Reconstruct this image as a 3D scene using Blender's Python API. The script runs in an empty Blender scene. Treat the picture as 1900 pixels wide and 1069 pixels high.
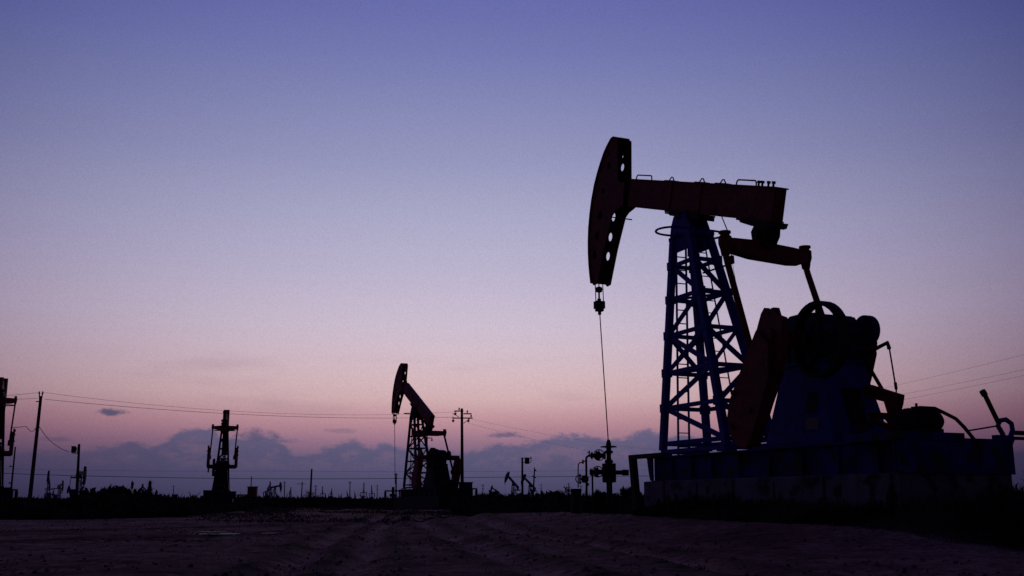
import bpy, math, random
from mathutils import Vector, Matrix, noise
from mathutils.geometry import tessellate_polygon
R = random.Random(11)
rad = math.radians
scene = bpy.context.scene
col = scene.collection

# ------------------------------------------------------------------ camera
TILT = math.atan(395.5 / 1900.0)
CAMZ = 0.7
cam_d = bpy.data.cameras.new('camera'); cam = bpy.data.objects.new('camera', cam_d); col.objects.link(cam)
cam.location = (0, 0, CAMZ); cam.rotation_euler = (rad(90) + TILT, 0, 0)
cam_d.sensor_width = 36; cam_d.lens = 36; cam_d.clip_start = 0.1; cam_d.clip_end = 20000
scene.camera = cam

def at(px, py, Y):
    """world point seen at a photograph pixel, at distance Y"""
    x = (px - 950) / 1900.0; up = (534.5 - py) / 1900.0
    d = Vector((x, math.cos(TILT) - up * math.sin(TILT), math.sin(TILT) + up * math.cos(TILT)))
    return Vector((0, 0, CAMZ)) + d * (Y / d.y)

# ------------------------------------------------------------------ materials
def nodes_of(m):
    m.use_nodes = True
    return m.node_tree.nodes, m.node_tree.links, m.node_tree.nodes['Principled BSDF']

def mat(name, c1, c2, scale=6.0, rough=0.6, metal=0.0, spot=None, spot_at=0.62, bump=0.0, bscale=40.0):
    """procedural paint / metal / concrete: two tones mixed by noise, optional spots of rust or dirt"""
    m = bpy.data.materials.new(name); N, L, B = nodes_of(m)
    tc = N.new('ShaderNodeTexCoord')
    n = N.new('ShaderNodeTexNoise'); n.inputs['Scale'].default_value = scale; n.inputs['Detail'].default_value = 8
    L.new(tc.outputs['Object'], n.inputs['Vector'])
    r = N.new('ShaderNodeValToRGB'); r.color_ramp.elements[0].position = .35; r.color_ramp.elements[1].position = .68
    r.color_ramp.elements[0].color = (*c1, 1); r.color_ramp.elements[1].color = (*c2, 1)
    L.new(n.outputs['Fac'], r.inputs['Fac'])
    out = r.outputs['Color']
    if spot:
        n2 = N.new('ShaderNodeTexNoise'); n2.inputs['Scale'].default_value = scale * 2.3; n2.inputs['Detail'].default_value = 10
        L.new(tc.outputs['Object'], n2.inputs['Vector'])
        r2 = N.new('ShaderNodeValToRGB'); r2.color_ramp.elements[0].position = spot_at; r2.color_ramp.elements[1].position = spot_at + .1
        L.new(n2.outputs['Fac'], r2.inputs['Fac'])
        mx = N.new('ShaderNodeMixRGB'); mx.inputs[2].default_value = (*spot, 1)
        L.new(r2.outputs['Color'], mx.inputs[0]); L.new(out, mx.inputs[1]); out = mx.outputs[0]
    L.new(out, B.inputs['Base Color'])
    B.inputs['Roughness'].default_value = rough; B.inputs['Metallic'].default_value = metal
    if bump:
        n3 = N.new('ShaderNodeTexNoise'); n3.inputs['Scale'].default_value = bscale; n3.inputs['Detail'].default_value = 6
        L.new(tc.outputs['Object'], n3.inputs['Vector'])
        b = N.new('ShaderNodeBump'); b.inputs['Strength'].default_value = bump; b.inputs['Distance'].default_value = .02
        L.new(n3.outputs['Fac'], b.inputs['Height']); L.new(b.outputs['Normal'], B.inputs['Normal'])
    return m

M = {
 'blue':   mat('blue_paint', (.014, .018, .24), (.030, .038, .46), 5, .75, 0, (.03, .012, .01), .64, .3),
 'dkblue': mat('dark_blue_paint', (.008, .008, .05), (.014, .018, .17), 3, .7, 0, (.015, .008, .008), .52, .4),  # darker, mottled copy of the blue
 'skidblue': mat('mud_stained_blue_paint', (.010, .011, .10), (.022, .026, .34), 1.7, .85, 0, (.05, .032, .035), .50, .5),
 'red':    mat('red_brown_paint', (.15, .014, .012), (.30, .032, .026), 4, .75, 0, (.02, .008, .006), .58, .3),
 'dark':   mat('dark_steel', (.014, .011, .013), (.032, .022, .02), 8, .8, .0, (.05, .02, .01), .66, .3),
 'steel':  mat('galvanised_steel', (.05, .05, .055), (.10, .095, .10), 9, .6, .3),
 'rope':   mat('wire_rope', (.015, .012, .012), (.03, .025, .025), 30, .8),
 'rubber': mat('black_rubber', (.008, .008, .008), (.016, .015, .015), 12, .8),
 'conc':   mat('weathered_concrete', (.13, .11, .14), (.26, .22, .27), 1.6, .95, 0, (.04, .035, .045), .50, .8, 18),
 'plate':  mat('name_plate_metal', (.16, .12, .12), (.24, .18, .17), 10, .6),
 'wood':   mat('weathered_pole_wood', (.022, .017, .018), (.04, .03, .03), 6, .9),
 'cableM': mat('black_cable', (.012, .011, .014), (.02, .018, .022), 8, .8),
 'wireM':  mat('aluminium_wire', (.30, .22, .26), (.40, .30, .34), 8, .7),
 'mid':    mat('dusk_blue_steel', (.016, .017, .04), (.03, .03, .06), 2, .8),
 'midred': mat('haze_lightened_red_paint', (.24, .055, .055), (.42, .10, .10), 1.2, .8, 0, (.03, .015, .015), .6),  # red lightened and greyed, slight distance haze put into the colour
 'middk':  mat('distant_dark_steel', (.018, .014, .022), (.035, .026, .034), 2, .8),
 'far1':   mat('haze_tinted_far_steel', (.055, .045, .085), (.085, .07, .12), 1, .9),  # bluish distance haze mixed into the base colour
 'far2':   mat('haze_tinted_farther_steel', (.13, .115, .21), (.17, .15, .26), 1, .9),  # paler step, more haze put into the base colour
 'far3':   mat('haze_tinted_farthest_steel', (.20, .175, .31), (.25, .22, .38), 1, .9),  # palest step, strongest haze put into the base colour
}

# ------------------------------------------------------------------ mesh building
def Lp(u, v, z): return Vector((u, -v, z))      # pumpjack frame: u to the rear, v to the near side, z up

class MB:
    def __init__(s): s.v = []; s.f = []
    def add(s, vs, fs):
        b = len(s.v); s.v += [Vector(x) for x in vs]; s.f += [tuple(b + i for i in f) for f in fs]; return s
    def hexa(s, p):   # 8 points: bottom loop then top loop
        return s.add(p, [(3,2,1,0),(4,5,6,7),(0,1,5,4),(1,2,6,5),(2,3,7,6),(3,0,4,7)])
    def box(s, a, b):
        x0,y0,z0 = a; x1,y1,z1 = b
        return s.hexa([(x0,y0,z0),(x1,y0,z0),(x1,y1,z0),(x0,y1,z0),(x0,y0,z1),(x1,y0,z1),(x1,y1,z1),(x0,y1,z1)])
    def lbox(s, u0, u1, v0, v1, z0, z1): return s.box((u0, -v1, z0), (u1, -v0, z1))
    def bar(s, p, q, w, h=None, up=(0,0,1)):
        p = Vector(p); q = Vector(q); h = h or w; d = (q - p).normalized(); up = Vector(up)
        if abs(d.dot(up)) > .97: up = Vector((1,0,0))
        a = d.cross(up).normalized(); b = a.cross(d).normalized(); a *= w/2; b *= h/2
        return s.hexa([p-a-b,p+a-b,p+a+b,p-a+b,q-a-b,q+a-b,q+a+b,q-a+b])
    def ibeam(s, p, q, w, h, t=.03, up=(0,0,1)):
        p = Vector(p); q = Vector(q); d = (q-p).normalized(); up = Vector(up)
        a = d.cross(up).normalized(); b = a.cross(d).normalized()
        s.bar(p+b*(h/2-t/2), q+b*(h/2-t/2), w, t, up); s.bar(p-b*(h/2-t/2), q-b*(h/2-t/2), w, t, up)
        return s.bar(p, q, t, h-2*t, up)
    def angle(s, p, q, w, t=.012, up=(0,0,1)):      # an L-section member
        p = Vector(p); q = Vector(q); d = (q-p).normalized(); up = Vector(up)
        if abs(d.dot(up)) > .97: up = Vector((1,0,0))
        a = d.cross(up).normalized(); b = a.cross(d).normalized()
        s.bar(p+a*(w/2), q+a*(w/2), t, w, up); return s.bar(p+b*(w/2)+a*t, q+b*(w/2)+a*t, w, t, up)
    def tube(s, pts, r, n=8, r1=None):
        pts = [Vector(p) for p in pts]; m = len(pts); r1 = r if r1 is None else r1
        t0 = (pts[1]-pts[0]).normalized(); ref = Vector((0,0,1)) if abs(t0.z) < .9 else Vector((1,0,0))
        a = t0.cross(ref).normalized(); vs = []; fs = []
        for i, p in enumerate(pts):
            t = (pts[min(i+1,m-1)] - pts[max(i-1,0)]).normalized()
            a = (a - t*a.dot(t)).normalized(); b = t.cross(a); rr = r + (r1-r)*i/(m-1)
            for k in range(n):
                g = 2*math.pi*k/n; vs.append(p + a*math.cos(g)*rr + b*math.sin(g)*rr)
        for i in range(m-1):
            for k in range(n):
                k2 = (k+1) % n; fs.append((i*n+k, i*n+k2, (i+1)*n+k2, (i+1)*n+k))
        fs.append(tuple(range(n))[::-1]); fs.append(tuple((m-1)*n+k for k in range(n)))
        return s.add(vs, fs)
    def cyl(s, p, q, r, n=16, r1=None): return s.tube([p, q], r, n, r1)
    def lathe(s, c, axis, prof, n=20):     # prof: list of (distance along axis, radius)
        c = Vector(c); t = Vector(axis).normalized(); ref = Vector((0,0,1)) if abs(t.z) < .9 else Vector((1,0,0))
        a = t.cross(ref).normalized(); b = t.cross(a); vs = []; fs = []; m = len(prof)
        for h, r in prof:
            for k in range(n):
                g = 2*math.pi*k/n; vs.append(c + t*h + a*math.cos(g)*r + b*math.sin(g)*r)
        for i in range(m-1):
            for k in range(n):
                k2 = (k+1)%n; fs.append((i*n+k, i*n+k2, (i+1)*n+k2, (i+1)*n+k))
        fs.append(tuple(range(n))[::-1]); fs.append(tuple((m-1)*n+k for k in range(n)))
        return s.add(vs, fs)
    def plate(s, loops, v0, v1, fn=None):
        """flat plate in the (u, z) plane between v0 and v1; loops[0] outline, others holes"""
        fn = fn or (lambda u, z, v: Lp(u, v, z))
        flat = [p for l in loops for p in l]
        tris = tessellate_polygon([[Vector((p[0], p[1], 0)) for p in l] for l in loops])
        n = len(flat); vs = [fn(u, z, v0) for u, z in flat] + [fn(u, z, v1) for u, z in flat]; fs = []
        for t in tris: fs.append(tuple(t)); fs.append(tuple(i+n for i in reversed(t)))
        o = 0
        for l in loops:
            k = len(l)
            for i in range(k): j = (i+1)%k; fs.append((o+i, o+j, n+o+j, n+o+i))
            o += k
        return s.add(vs, fs)
    def mesh(s, name):
        me = bpy.data.meshes.new(name); me.from_pydata(s.v, [], s.f); me.update()
        import bmesh
        if len(s.v) < 60000:
            bm = bmesh.new(); bm.from_mesh(me); bmesh.ops.recalc_face_normals(bm, faces=bm.faces); bm.to_mesh(me); bm.free()
        return me
    def build(s, name, m, parent=None, bevel=0.0, smooth=False):
        me = s.mesh(name); me.materials.append(m); o = bpy.data.objects.new(name, me); col.objects.link(o)
        if parent: o.parent = parent
        if smooth:
            for p in me.polygons: p.use_smooth = len(p.vertices) == 4
        if bevel:
            b = o.modifiers.new('bevel', 'BEVEL'); b.width = bevel; b.segments = 2; b.limit_method = 'ANGLE'
        return o

def tag(o, label=None, cat=None, group=None, kind=None):
    if label: o['label'] = label
    if cat: o['category'] = cat
    if group: o['group'] = group
    if kind: o['kind'] = kind
    return o
def empty(name, loc, rz=0.0):
    o = bpy.data.objects.new(name, None); col.objects.link(o); o.location = loc; o.rotation_euler = (0, 0, rz); o.empty_display_size = .2; return o
def circ(cu, cz, r, n=18): return [(cu + r*math.cos(2*math.pi*k/n), cz + r*math.sin(2*math.pi*k/n)) for k in range(n)]

# ------------------------------------------------------------------ ground
YAW = rad(67)
PO = Vector((3.937, 22.0, 0))            # foot of the pivot of the big pumpjack
UU = Vector((math.cos(YAW), -math.sin(YAW), 0)); VV = Vector((-math.sin(YAW), -math.cos(YAW), 0))
def pj(u, v, z=0): return PO + UU*u + VV*v + Vector((0, 0, z))
def sstep(a, b, x): t = max(0.0, min(1.0, (x-a)/(b-a))); return t*t*(3-2*t)
def seg_d(x, y, pts):
    best = 1e9
    for (x0,y0),(x1,y1) in zip(pts, pts[1:]):
        dx, dy = x1-x0, y1-y0; t = max(0, min(1, ((x-x0)*dx+(y-y0)*dy)/(dx*dx+dy*dy)))
        best = min(best, math.hypot(x-x0-dx*t, y-y0-dy*t))
    return best
def gp(px, Y): return ((px-950)/1900.0*Y*.98, Y)
RUTS = [[gp(655,6.5), gp(668,10), gp(684,15), gp(700,22), gp(735,32), gp(760,60)],
        [gp(480,6.5), gp(560,10), gp(618,15), gp(655,22), gp(705,32), gp(742,60)],
        [gp(1130,6.5), gp(960,10), gp(860,15), gp(800,22), gp(772,32)],
        [gp(1420,8), gp(1150,12.5), gp(985,18), gp(880,26), gp(800,40)],
        [gp(-60,14), gp(380,16.5), gp(560,19.5), gp(680,27), gp(740,45)],
        [gp(-60,19), gp(300,21), gp(520,24), gp(660,31)]]
def ground_z(x, y):
    z = .15
    rel = Vector((x, y, 0)) - PO; u = rel.dot(UU); v = rel.dot(VV)
    du = max(-6.2-u, 0, u-7.6); dv = max(abs(v)-1.8, 0); d = math.hypot(du, dv)
    z += .26 * (1 - sstep(0, 3.2, d))
    if y < 80:
        f = 1 - sstep(50, 80, y)
        z += f*.03*noise.noise(Vector((x*.25, y*.25, 0)))
        z += f*.010*noise.noise(Vector((x*.9, y*.9, 3)))
        if y < 30:
            z += .020*noise.noise(Vector((x*2.6, y*2.6, 7))) + .017*noise.noise(Vector((x*6, y*6, 9)))
        if abs(x) < 22:
            for i, rt in enumerate(RUTS):
                dd = seg_d(x + .15*noise.noise(Vector((y*.4, i, 0))), y, rt)
                if dd < .8: z += f*(-.060*math.exp(-(dd/.17)**2) + .022*math.exp(-((dd-.36)/.12)**2))
    # low bank under the weeds on the left
    z += .10*sstep(28, 36, y)*(1-sstep(-4, 0, x))*(1-sstep(60, 90, y))
    return z
def axis_vals(lims):
    out = []
    for a, b, s in lims:
        n = max(1, round((b-a)/s)); out += [a + (b-a)*i/n for i in range(n)]
    out.append(lims[-1][1]); return out
ys = [-4000, -900, -200, -60, -20, -8, 0, 3, 5] ; y = 5.6
while y < 30: ys.append(y); y += .075 + (y-5.6)*.0055
while y < 90: ys.append(y); y *= 1.022
ys += [100, 115, 140, 180, 240, 330, 480, 800, 1500, 3000, 7000]
xs = [-7000, -2500, -900, -350, -150, -80, -50, -38] + axis_vals([(-30, -9, .5), (-9, 10, .11), (10, 20, .4)]) + [26, 36, 50, 80, 150, 350, 900, 2500, 7000]
gm = MB()
for yy in ys:
    for xx in xs: gm.v.append(Vector((xx, yy, ground_z(xx, yy))))
nx = len(xs)
for j in range(len(ys)-1):
    for i in range(nx-1): gm.f.append((j*nx+i, j*nx+i+1, (j+1)*nx+i+1, (j+1)*nx+i))
m = bpy.data.materials.new('bare_soil'); N, L, B = nodes_of(m)
tc = N.new('ShaderNodeTexCoord')
n1 = N.new('ShaderNodeTexNoise'); n1.inputs['Scale'].default_value = .55; n1.inputs['Detail'].default_value = 12; n1.inputs['Roughness'].default_value = .68
n2 = N.new('ShaderNodeTexNoise'); n2.inputs['Scale'].default_value = 9; n2.inputs['Detail'].default_value = 8; n2.inputs['Roughness'].default_value = .75
for n in (n1, n2): L.new(tc.outputs['Object'], n.inputs['Vector'])
r1 = N.new('ShaderNodeValToRGB'); r1.color_ramp.elements[0].position = .33; r1.color_ramp.elements[1].position = .7
r1.color_ramp.elements[0].color = (.17, .072, .062, 1); r1.color_ramp.elements[1].color = (.62, .31, .275, 1)
r2 = N.new('ShaderNodeValToRGB'); r2.color_ramp.elements[0].position = .3; r2.color_ramp.elements[1].position = .7
r2.color_ramp.elements[0].color = (.22, .20, .22, 1); r2.color_ramp.elements[1].color = (1.75, 1.62, 1.65, 1)
L.new(n1.outputs['Fac'], r1.inputs['Fac']); L.new(n2.outputs['Fac'], r2.inputs['Fac'])
mx = N.new('ShaderNodeMixRGB'); mx.blend_type = 'MULTIPLY'; mx.inputs[0].default_value = 1
L.new(r1.outputs[0], mx.inputs[1]); L.new(r2.outputs[0], mx.inputs[2])
atn = N.new('ShaderNodeAttribute'); atn.attribute_name = 'track'
mx2 = N.new('ShaderNodeVectorMath'); mx2.operation = 'SCALE'; L.new(mx.outputs[0], mx2.inputs[0]); L.new(atn.outputs['Fac'], mx2.inputs['Scale']); L.new(mx2.outputs[0], B.inputs['Base Color'])
B.inputs['Roughness'].default_value = 1; B.inputs['Specular IOR Level'].default_value = .08
bp = N.new('ShaderNodeBump'); bp.inputs['Strength'].default_value = .9; bp.inputs['Distance'].default_value = .05
n3 = N.new('ShaderNodeTexNoise'); n3.inputs['Scale'].default_value = 14; n3.inputs['Detail'].default_value = 10; n3.inputs['Roughness'].default_value = .8
L.new(tc.outputs['Object'], n3.inputs['Vector']); L.new(n3.outputs['Fac'], bp.inputs['Height']); L.new(bp.outputs['Normal'], B.inputs['Normal'])
GO = gm.build('ground', m)
trk = GO.data.attributes.new('track', 'FLOAT', 'POINT')
vals = []
for q in gm.v:
    t_ = 1.0
    if 4 < q.y < 62 and abs(q.x) < 22:
        for i, rt in enumerate(RUTS):
            dd = seg_d(q.x + .15*noise.noise(Vector((q.y*.4, i, 0))), q.y, rt)
            if dd < 1.2: t_ += .75*math.exp(-(dd/.15)**2) - .55*math.exp(-((dd-.36)/.15)**2)
    vals.append(max(.3, t_))
trk.data.foreach_set('value', vals)
tag(GO, 'dark bare soil with tyre ruts running to the horizon', 'ground', kind='structure')

# damp patches lying in the hollows
wet = mat('damp_mud', (.09, .07, .10), (.15, .125, .16), 3, .62)
for k, (px, Y, rx, ry) in enumerate([(412, 17.4, .42, .30), (395, 18.6, .30, .2), (505, 17.8, .16, .14)]):
    cx, cy = gp(px, Y); mb = MB(); n = 26; ring = []
    for q in range(n):
        g = 2*math.pi*q/n; rr = 1 + .35*noise.noise(Vector((math.cos(g)*1.5, math.sin(g)*1.5, k*5.1)))
        ring.append((cx + rx*rr*math.cos(g), cy + ry*rr*math.sin(g)))
    zz = max(ground_z(a, b) for a, b in ring + [(cx, cy)]) + .004
    mb.add([(a, b, zz) for a, b in ring], [tuple(range(n))])
    tag(mb.build('puddle', wet), ['largest pale damp patch on the soil at the left', 'thin pale damp patch just behind the largest one', 'small pale damp patch to the right of the largest one'][k], 'puddle', 'pale damp patches', kind='structure')

# ------------------------------------------------------------------ pumpjack
ZP = 6.98
BASE_PITCH = rad(18)
def to_beam(u, z, ph=BASE_PITCH):
    z -= ZP; return (u*math.cos(ph) - z*math.sin(ph), u*math.sin(ph) + z*math.cos(ph))
HEAD_ARC = [(-2.95,9.74),(-3.08,9.73),(-3.30,9.60),(-3.47,9.47),(-3.70,9.22),(-3.84,9.04),(-4.02,8.77),(-4.19,8.40),(-4.30,8.05),(-4.38,7.70),(-4.415,7.34),(-4.42,7.05),(-4.40,6.75),(-4.36,6.48),(-4.31,6.22)]
HEAD_BACK = [(-4.22,6.14),(-4.04,6.15),(-3.62,7.0),(-3.18,7.72),(-3.02,7.80),(-2.62,7.86),(-2.5,8.42),(-2.72,8.46),(-2.84,8.62),(-2.80,9.62)]
HEAD_HOLES = [(-3.27,9.08,.10),(-3.60,8.50,.075),(-3.80,7.90,.115),(-3.99,7.41,.115),(-4.14,6.93,.115),(-3.24,9.36,.04)]
CC = (4.30, 3.50)          # crank shaft
ANG0 = math.atan2(2.69-3.50, 3.87-4.30)
ARM = [(4.10,3.93),(4.20,4.02),(4.30,3.92),(4.40,3.98),(4.47,3.98),(4.52,3.84),(4.67,3.78),(4.60,3.10),(4.52,2.86),(4.18,2.36),(3.72,1.62),(3.36,1.92),(3.50,2.55),(3.72,3.25)]
ARM_FAR = [(4.14,3.58),(4.28,3.64),(4.40,3.58),(4.44,3.30),(4.26,2.86),(4.0,2.36),(3.72,1.62),(3.36,1.92),(3.50,2.55),(3.86,3.25)]
WEIGHT_FAR = [(3.62,1.58),(3.40,1.66),(3.14,1.86),(3.06,2.2),(3.14,2.50),(3.40,2.80),(3.66,2.66),(3.84,2.3),(3.80,1.8)]
WEIGHT = [(3.66,1.60),(3.44,1.66),(3.22,1.86),(3.14,2.16),(3.24,2.48),(3.56,2.90),(3.86,3.30),(4.12,3.62),(4.44,3.34),(4.38,2.74),(4.16,2.34),(3.84,1.78)]

def make_pumpjack(loc, yaw, pitch=18, crank=None, mats=None, near=False, single=None, zbase=1.12, link=1.0):
    """near: all fine parts. single: a material -> everything in ONE mesh (far away)."""
    pitch = rad(pitch); crank = ANG0 if crank is None else rad(crank)
    mm = mats or M_NEAR
    root = None
    acc = MB()
    if not single: root = empty('pumpjack', loc, -yaw)
    Z = lambda z: z - zbase
    def P(u, v, z): return Lp(u, v, Z(z))
    def part(name, key, mb, parent=None, **k):
        if not near and name in ('equalizer', 'pitman_arm', 'crank', 'counterweight'):
            for q in mb.v: q.y *= link
        for i in range(len(mb.v)): mb.v[i].z -= zbase
        if single: acc.add(mb.v, mb.f); return None
        return mb.build(name, mm[key], parent or root, **k)
    bv = .006 if near else 0
    cp, sp = math.cos(pitch), math.sin(pitch)
    def W(s, v, n): return Lp(s*cp + n*sp, v, ZP - s*sp + n*cp)
    bfn = lambda s, n, v: W(s, v, n)
    # --- skid
    mb = MB()
    for v in (-.80, .80): mb.ibeam(Lp(-.42, v, 1.355), Lp(6.9, v, 1.355), .18, .53, .035)
    for u in (-.36, .6, 1.9, 3.1, 4.2, 5.1, 6.0, 6.8): mb.lbox(u-.06, u+.06, -.78, .78, 1.24, 1.55)
    mb.plate([[(-.62,1.60),(-.40,1.60),(-.40,1.12),(-.50,1.12),(-.56,1.3)]], .84, .88)
    for u in (.35, 1.1, 1.8, 2.7, 3.6, 4.5, 5.4, 6.3): mb.lbox(u-.012, u+.012, .81, .885, 1.14, 1.58)
    mb.lbox(5.9, 7.0, -.20, 1.16, 1.585, 1.71); mb.lbox(6.3, 7.0, -1.20, -.2, 1.56, 1.635)
    mb.lbox(6.92, 7.0, -1.18, 1.14, 1.10, 1.575)
    for v in (-1.1, -.5, .1, .7, 1.1): mb.lbox(6.90, 7.02, v-.04, v+.04, 1.12, 1.575)
    skid = part('skid', 'skid', mb, bevel=bv)
    # --- tower
    bot = {'a': (-.45, .57), 'b': (1.90, .57), 'c': (-.45, -.57), 'd': (1.90, -.57)}
    top = {'a': (-.28, .24), 'b': (.38, .24), 'c': (-.28, -.24), 'd': (.38, -.24)}
    zb, zt = 1.76, 6.45
    def leg(k, z): t = (z-zb)/(zt-zb); return Lp(bot[k][0]+(top[k][0]-bot[k][0])*t, bot[k][1]+(top[k][1]-bot[k][1])*t, z)
    mb = MB()
    zl = [1.90, 2.66, 3.42, 4.24, 5.04, 5.80, 6.30]
    faces = [('a','b'),('c','d'),('a','c'),('b','d')]
    for fi, (p, q) in enumerate(faces):
        for i, z in enumerate(zl):
            mb.bar(leg(p, z), leg(q, z), .012 if 0 else .035, .09 if near else .075, (0,0,1))
            if i < 5 and (fi in (0, 3) or not near or (i == 2 and fi == 2)):
                z2 = zl[i+1]
                flip = (i + (fi in (1,))) % 2 == 0
                A, Bq = (leg(p, z2), leg(q, z)) if flip else (leg(p, z), leg(q, z2))
                mb.bar(A, Bq, .035, .105 if near else .08, (0,0,1))
                if i == 2 and near and fi in (0, 2, 3): mb.bar(leg(p, z) if flip else leg(p, z2), leg(q, z2) if flip else leg(q, z), .03, .08, (0,0,1))
    # horizontal cross ties and base frame
    for z in (3.42, 5.04): mb.bar(leg('a', z), leg('d', z), .05); mb.bar(leg('b', z), leg('c', z), .05)
    for p, q in (('a','b'),('b','d'),('a','c')): mb.bar(leg(p, 1.78)-Vector((0,0,.05)), leg(q, 1.78)-Vector((0,0,.05)), .12, .08)
    for p in 'abcd':
        b0 = leg(p, zb); mb.box((b0.x-.14, b0.y-.14, 1.645), (b0.x+.14, b0.y+.14, 1.70))
    for p in 'abcd':      # gusset plates
        for z in zl[1:6]:
            c = leg(p, z); s_ = .085; mb.box((c.x-s_, c.y-s_, z-.09), (c.x+s_, c.y+s_, z+.09)) if near else None
    # tower head
    mb.plate([[(-.42,6.10),(.50,6.10),(.46,6.45),(.34,6.72),(.22,6.93),(-.22,6.93),(-.34,6.72),(-.40,6.45)]], .20, .26)
    mb.plate([[(-.42,6.10),(.50,6.10),(.46,6.45),(.34,6.72),(.22,6.93),(-.22,6.93),(-.34,6.72),(-.40,6.45)]], -.26, -.20)
    mb.lbox(-.36, .40, -.199, .199, 6.30, 6.55); mb.lbox(-.26, .26, -.199, .199, 6.55, 6.90)
    mb.lbox(-.52, -.36, -.22, .22, 6.42, 6.50); mb.lbox(.42, .58, -.26, .26, 6.36, 6.44)
    tower = part('tower', 'blue', mb)
    for k in 'abcd':
        mb = MB(); w = .13 if near else .14
        b0, t0 = leg(k, zb), leg(k, zt); sx = 1 if k in 'ac' else -1; sy = 1 if k in 'cd' else -1
        mb.bar(b0, t0, .135, .135, (0,1,0))
        if not single: part('leg', 'blue', mb, tower)
        else: part('leg', 'blue', mb)
    # ladders
    mb = MB(); o_ = -.05
    def lad(v, z): t = (z-zb)/(zt-zb); return Lp(-.45+.17*t-.06, v, z)
    for v in (.15, -.13): mb.bar(lad(v, 1.55), lad(v*.9, 6.3), .03, .045)
    z = 1.85
    while z < 6.2: mb.bar(lad(.15, z), lad(-.13, z), .022); z += .30
    part('ladder', 'blue', mb, tower)
    if near:
        mb = MB()
        def lad2(t_, z): a_, b_ = leg('b', z), leg('d', z); return a_ + (b_-a_).normalized()*t_ + Vector((.09, 0, 0))
        for t_ in (.04, .27): mb.bar(lad2(t_, 1.9), lad2(t_, 6.2), .022, .03)
        z = 2.0
        while z < 6.2: mb.bar(lad2(.04, z), lad2(.27, z), .018); z += .28
        part('ladder', 'blue', mb, tower)
    # guard hoops at the top of the tower
    if not single:
        for sgn in (1, -1):
            mb = MB(); pts = []
            for k in range(15):
                g = -math.pi/2 + math.pi*k/14
                pts.append(Lp(.02 + .36*math.sin(g), sgn*(.42 + .40*math.cos(g)), 6.52))
            pts = [Lp(-.34, sgn*.2, 6.52)] + pts + [Lp(.38, sgn*.2, 6.52)]
            mb.tube(pts, .025, 8); mb.bar(Lp(-.05, sgn*.2, 6.46), Lp(-.05, sgn*.36, 6.46), .16, .05)
            part('guard_hoop', 'blue', mb, tower)
    # --- walking beam
    mb = MB()
    mb.plate([[(-2.62,.035),(3.22,.035),(3.20,.655),(-2.62,.655)]], -.14, .14, bfn)
    for n in (.035, .655):
        n0, n1_ = (n-.03, n) if n < .3 else (n, n+.03)
        mb.plate([[(-2.62,n0),(3.22,n0),(3.22,n1_),(-2.62,n1_)]], -.17, .17, bfn)
    if not single:
        for s in (-.62,.62): mb.plate([[(s-.012,.036),(s+.012,.036),(s+.012,.654),(s-.012,.654)]], .141, .165, bfn)
    beam = part('walking_beam', 'red', mb, bevel=bv)
    if near:
        for s0, s1 in ((-2.38,-1.63),(1.86,2.55)):
            mb = MB(); mb.tube([W(s0,.12,.68),W(s0+.01,.12,.75),W(s0+.05,.12,.785),W(s1-.05,.12,.785),W(s1-.01,.12,.75),W(s1,.12,.68)], .016, 8); part('handle', 'red', mb, beam)
        for s in (-.75, .53, 1.34):
            mb = MB(); mb.tube([W(s-.11,.1,.69),W(s-.03,.1,.775),W(s+.03,.1,.775),W(s+.11,.1,.69)], .015, 6); mb.plate([[(s-.2,.686),(s+.2,.686),(s+.2,.70),(s-.2,.70)]], .02, .18, bfn); part('lifting_eye', 'red', mb, beam)
        for s in (2.60, 2.72, 2.92, 3.08):
            mb = MB(); mb.cyl(W(s,.1,.68), W(s,.1,.76), .022, 8); mb.cyl(W(s,.1,.74), W(s,.1,.79), .042, 6); part('bolt', 'dark', mb, beam)
    # --- horsehead
    mb = MB()
    arc = [to_beam(*p) for p in HEAD_ARC]; back = [to_beam(*p) for p in HEAD_BACK]
    holes = [] if single else [circ(*to_beam(a, b), r) for a, b, r in HEAD_HOLES]
    for v0, v1 in ((.18,.205),(-.205,-.18)): mb.plate([arc+back] + holes, v0, v1, bfn)
    for (a0, a1) in zip(arc, arc[1:]):       # curved front
        c = to_beam(0, 7.0)
        def off(p, d): L_ = math.hypot(p[0]-c[0], p[1]-c[1]); return (p[0]+(p[0]-c[0])/L_*d, p[1]+(p[1]-c[1])/L_*d)
        mb.plate([[a0, a1, off(a1,.03), off(a0,.03)]], -.24, .24, bfn)
    for (hu, hz) in ((-3.42,8.78),(-4.0,7.15),(-4.18,6.4),(-3.1,9.55)):
        c0 = to_beam(hu, hz); mb.plate([[(c0[0]-.25,c0[1]-.012),(c0[0]+.1,c0[1]-.012),(c0[0]+.1,c0[1]+.012),(c0[0]-.25,c0[1]+.012)]], -.179, .179, bfn) if near else None
    c0 = to_beam(-3.28, 7.74); mb.plate([[(c0[0]+.20,c0[1]-.03),(c0[0]+.37,c0[1]-.03),(c0[0]+.37,c0[1]),(c0[0]+.20,c0[1])]], -.24, .24, bfn) if near else None
    head = part('horsehead', 'red', mb)
    if near:
        b0 = to_beam(-4.42, 7.95); mb = MB(); mb.tube([W(b0[0]-.02,.1,b0[1]), W(b0[0]-.10,.1,b0[1]+.02), W(b0[0]-.10,.1,b0[1]-.06), W(b0[0]-.02,.1,b0[1]-.08)], .012, 6); part('rope_clamp', 'dark', mb, head)
    # --- bridle and polished rod: hang from the tangent point of the arc
    hb = W(*(to_beam(-4.31, 6.22)[0], 0, to_beam(-4.31, 6.22)[1]))
    ub, zb_ = hb.x - .02, hb.z
    zc = zb_ - .50
    mb = MB()
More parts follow.
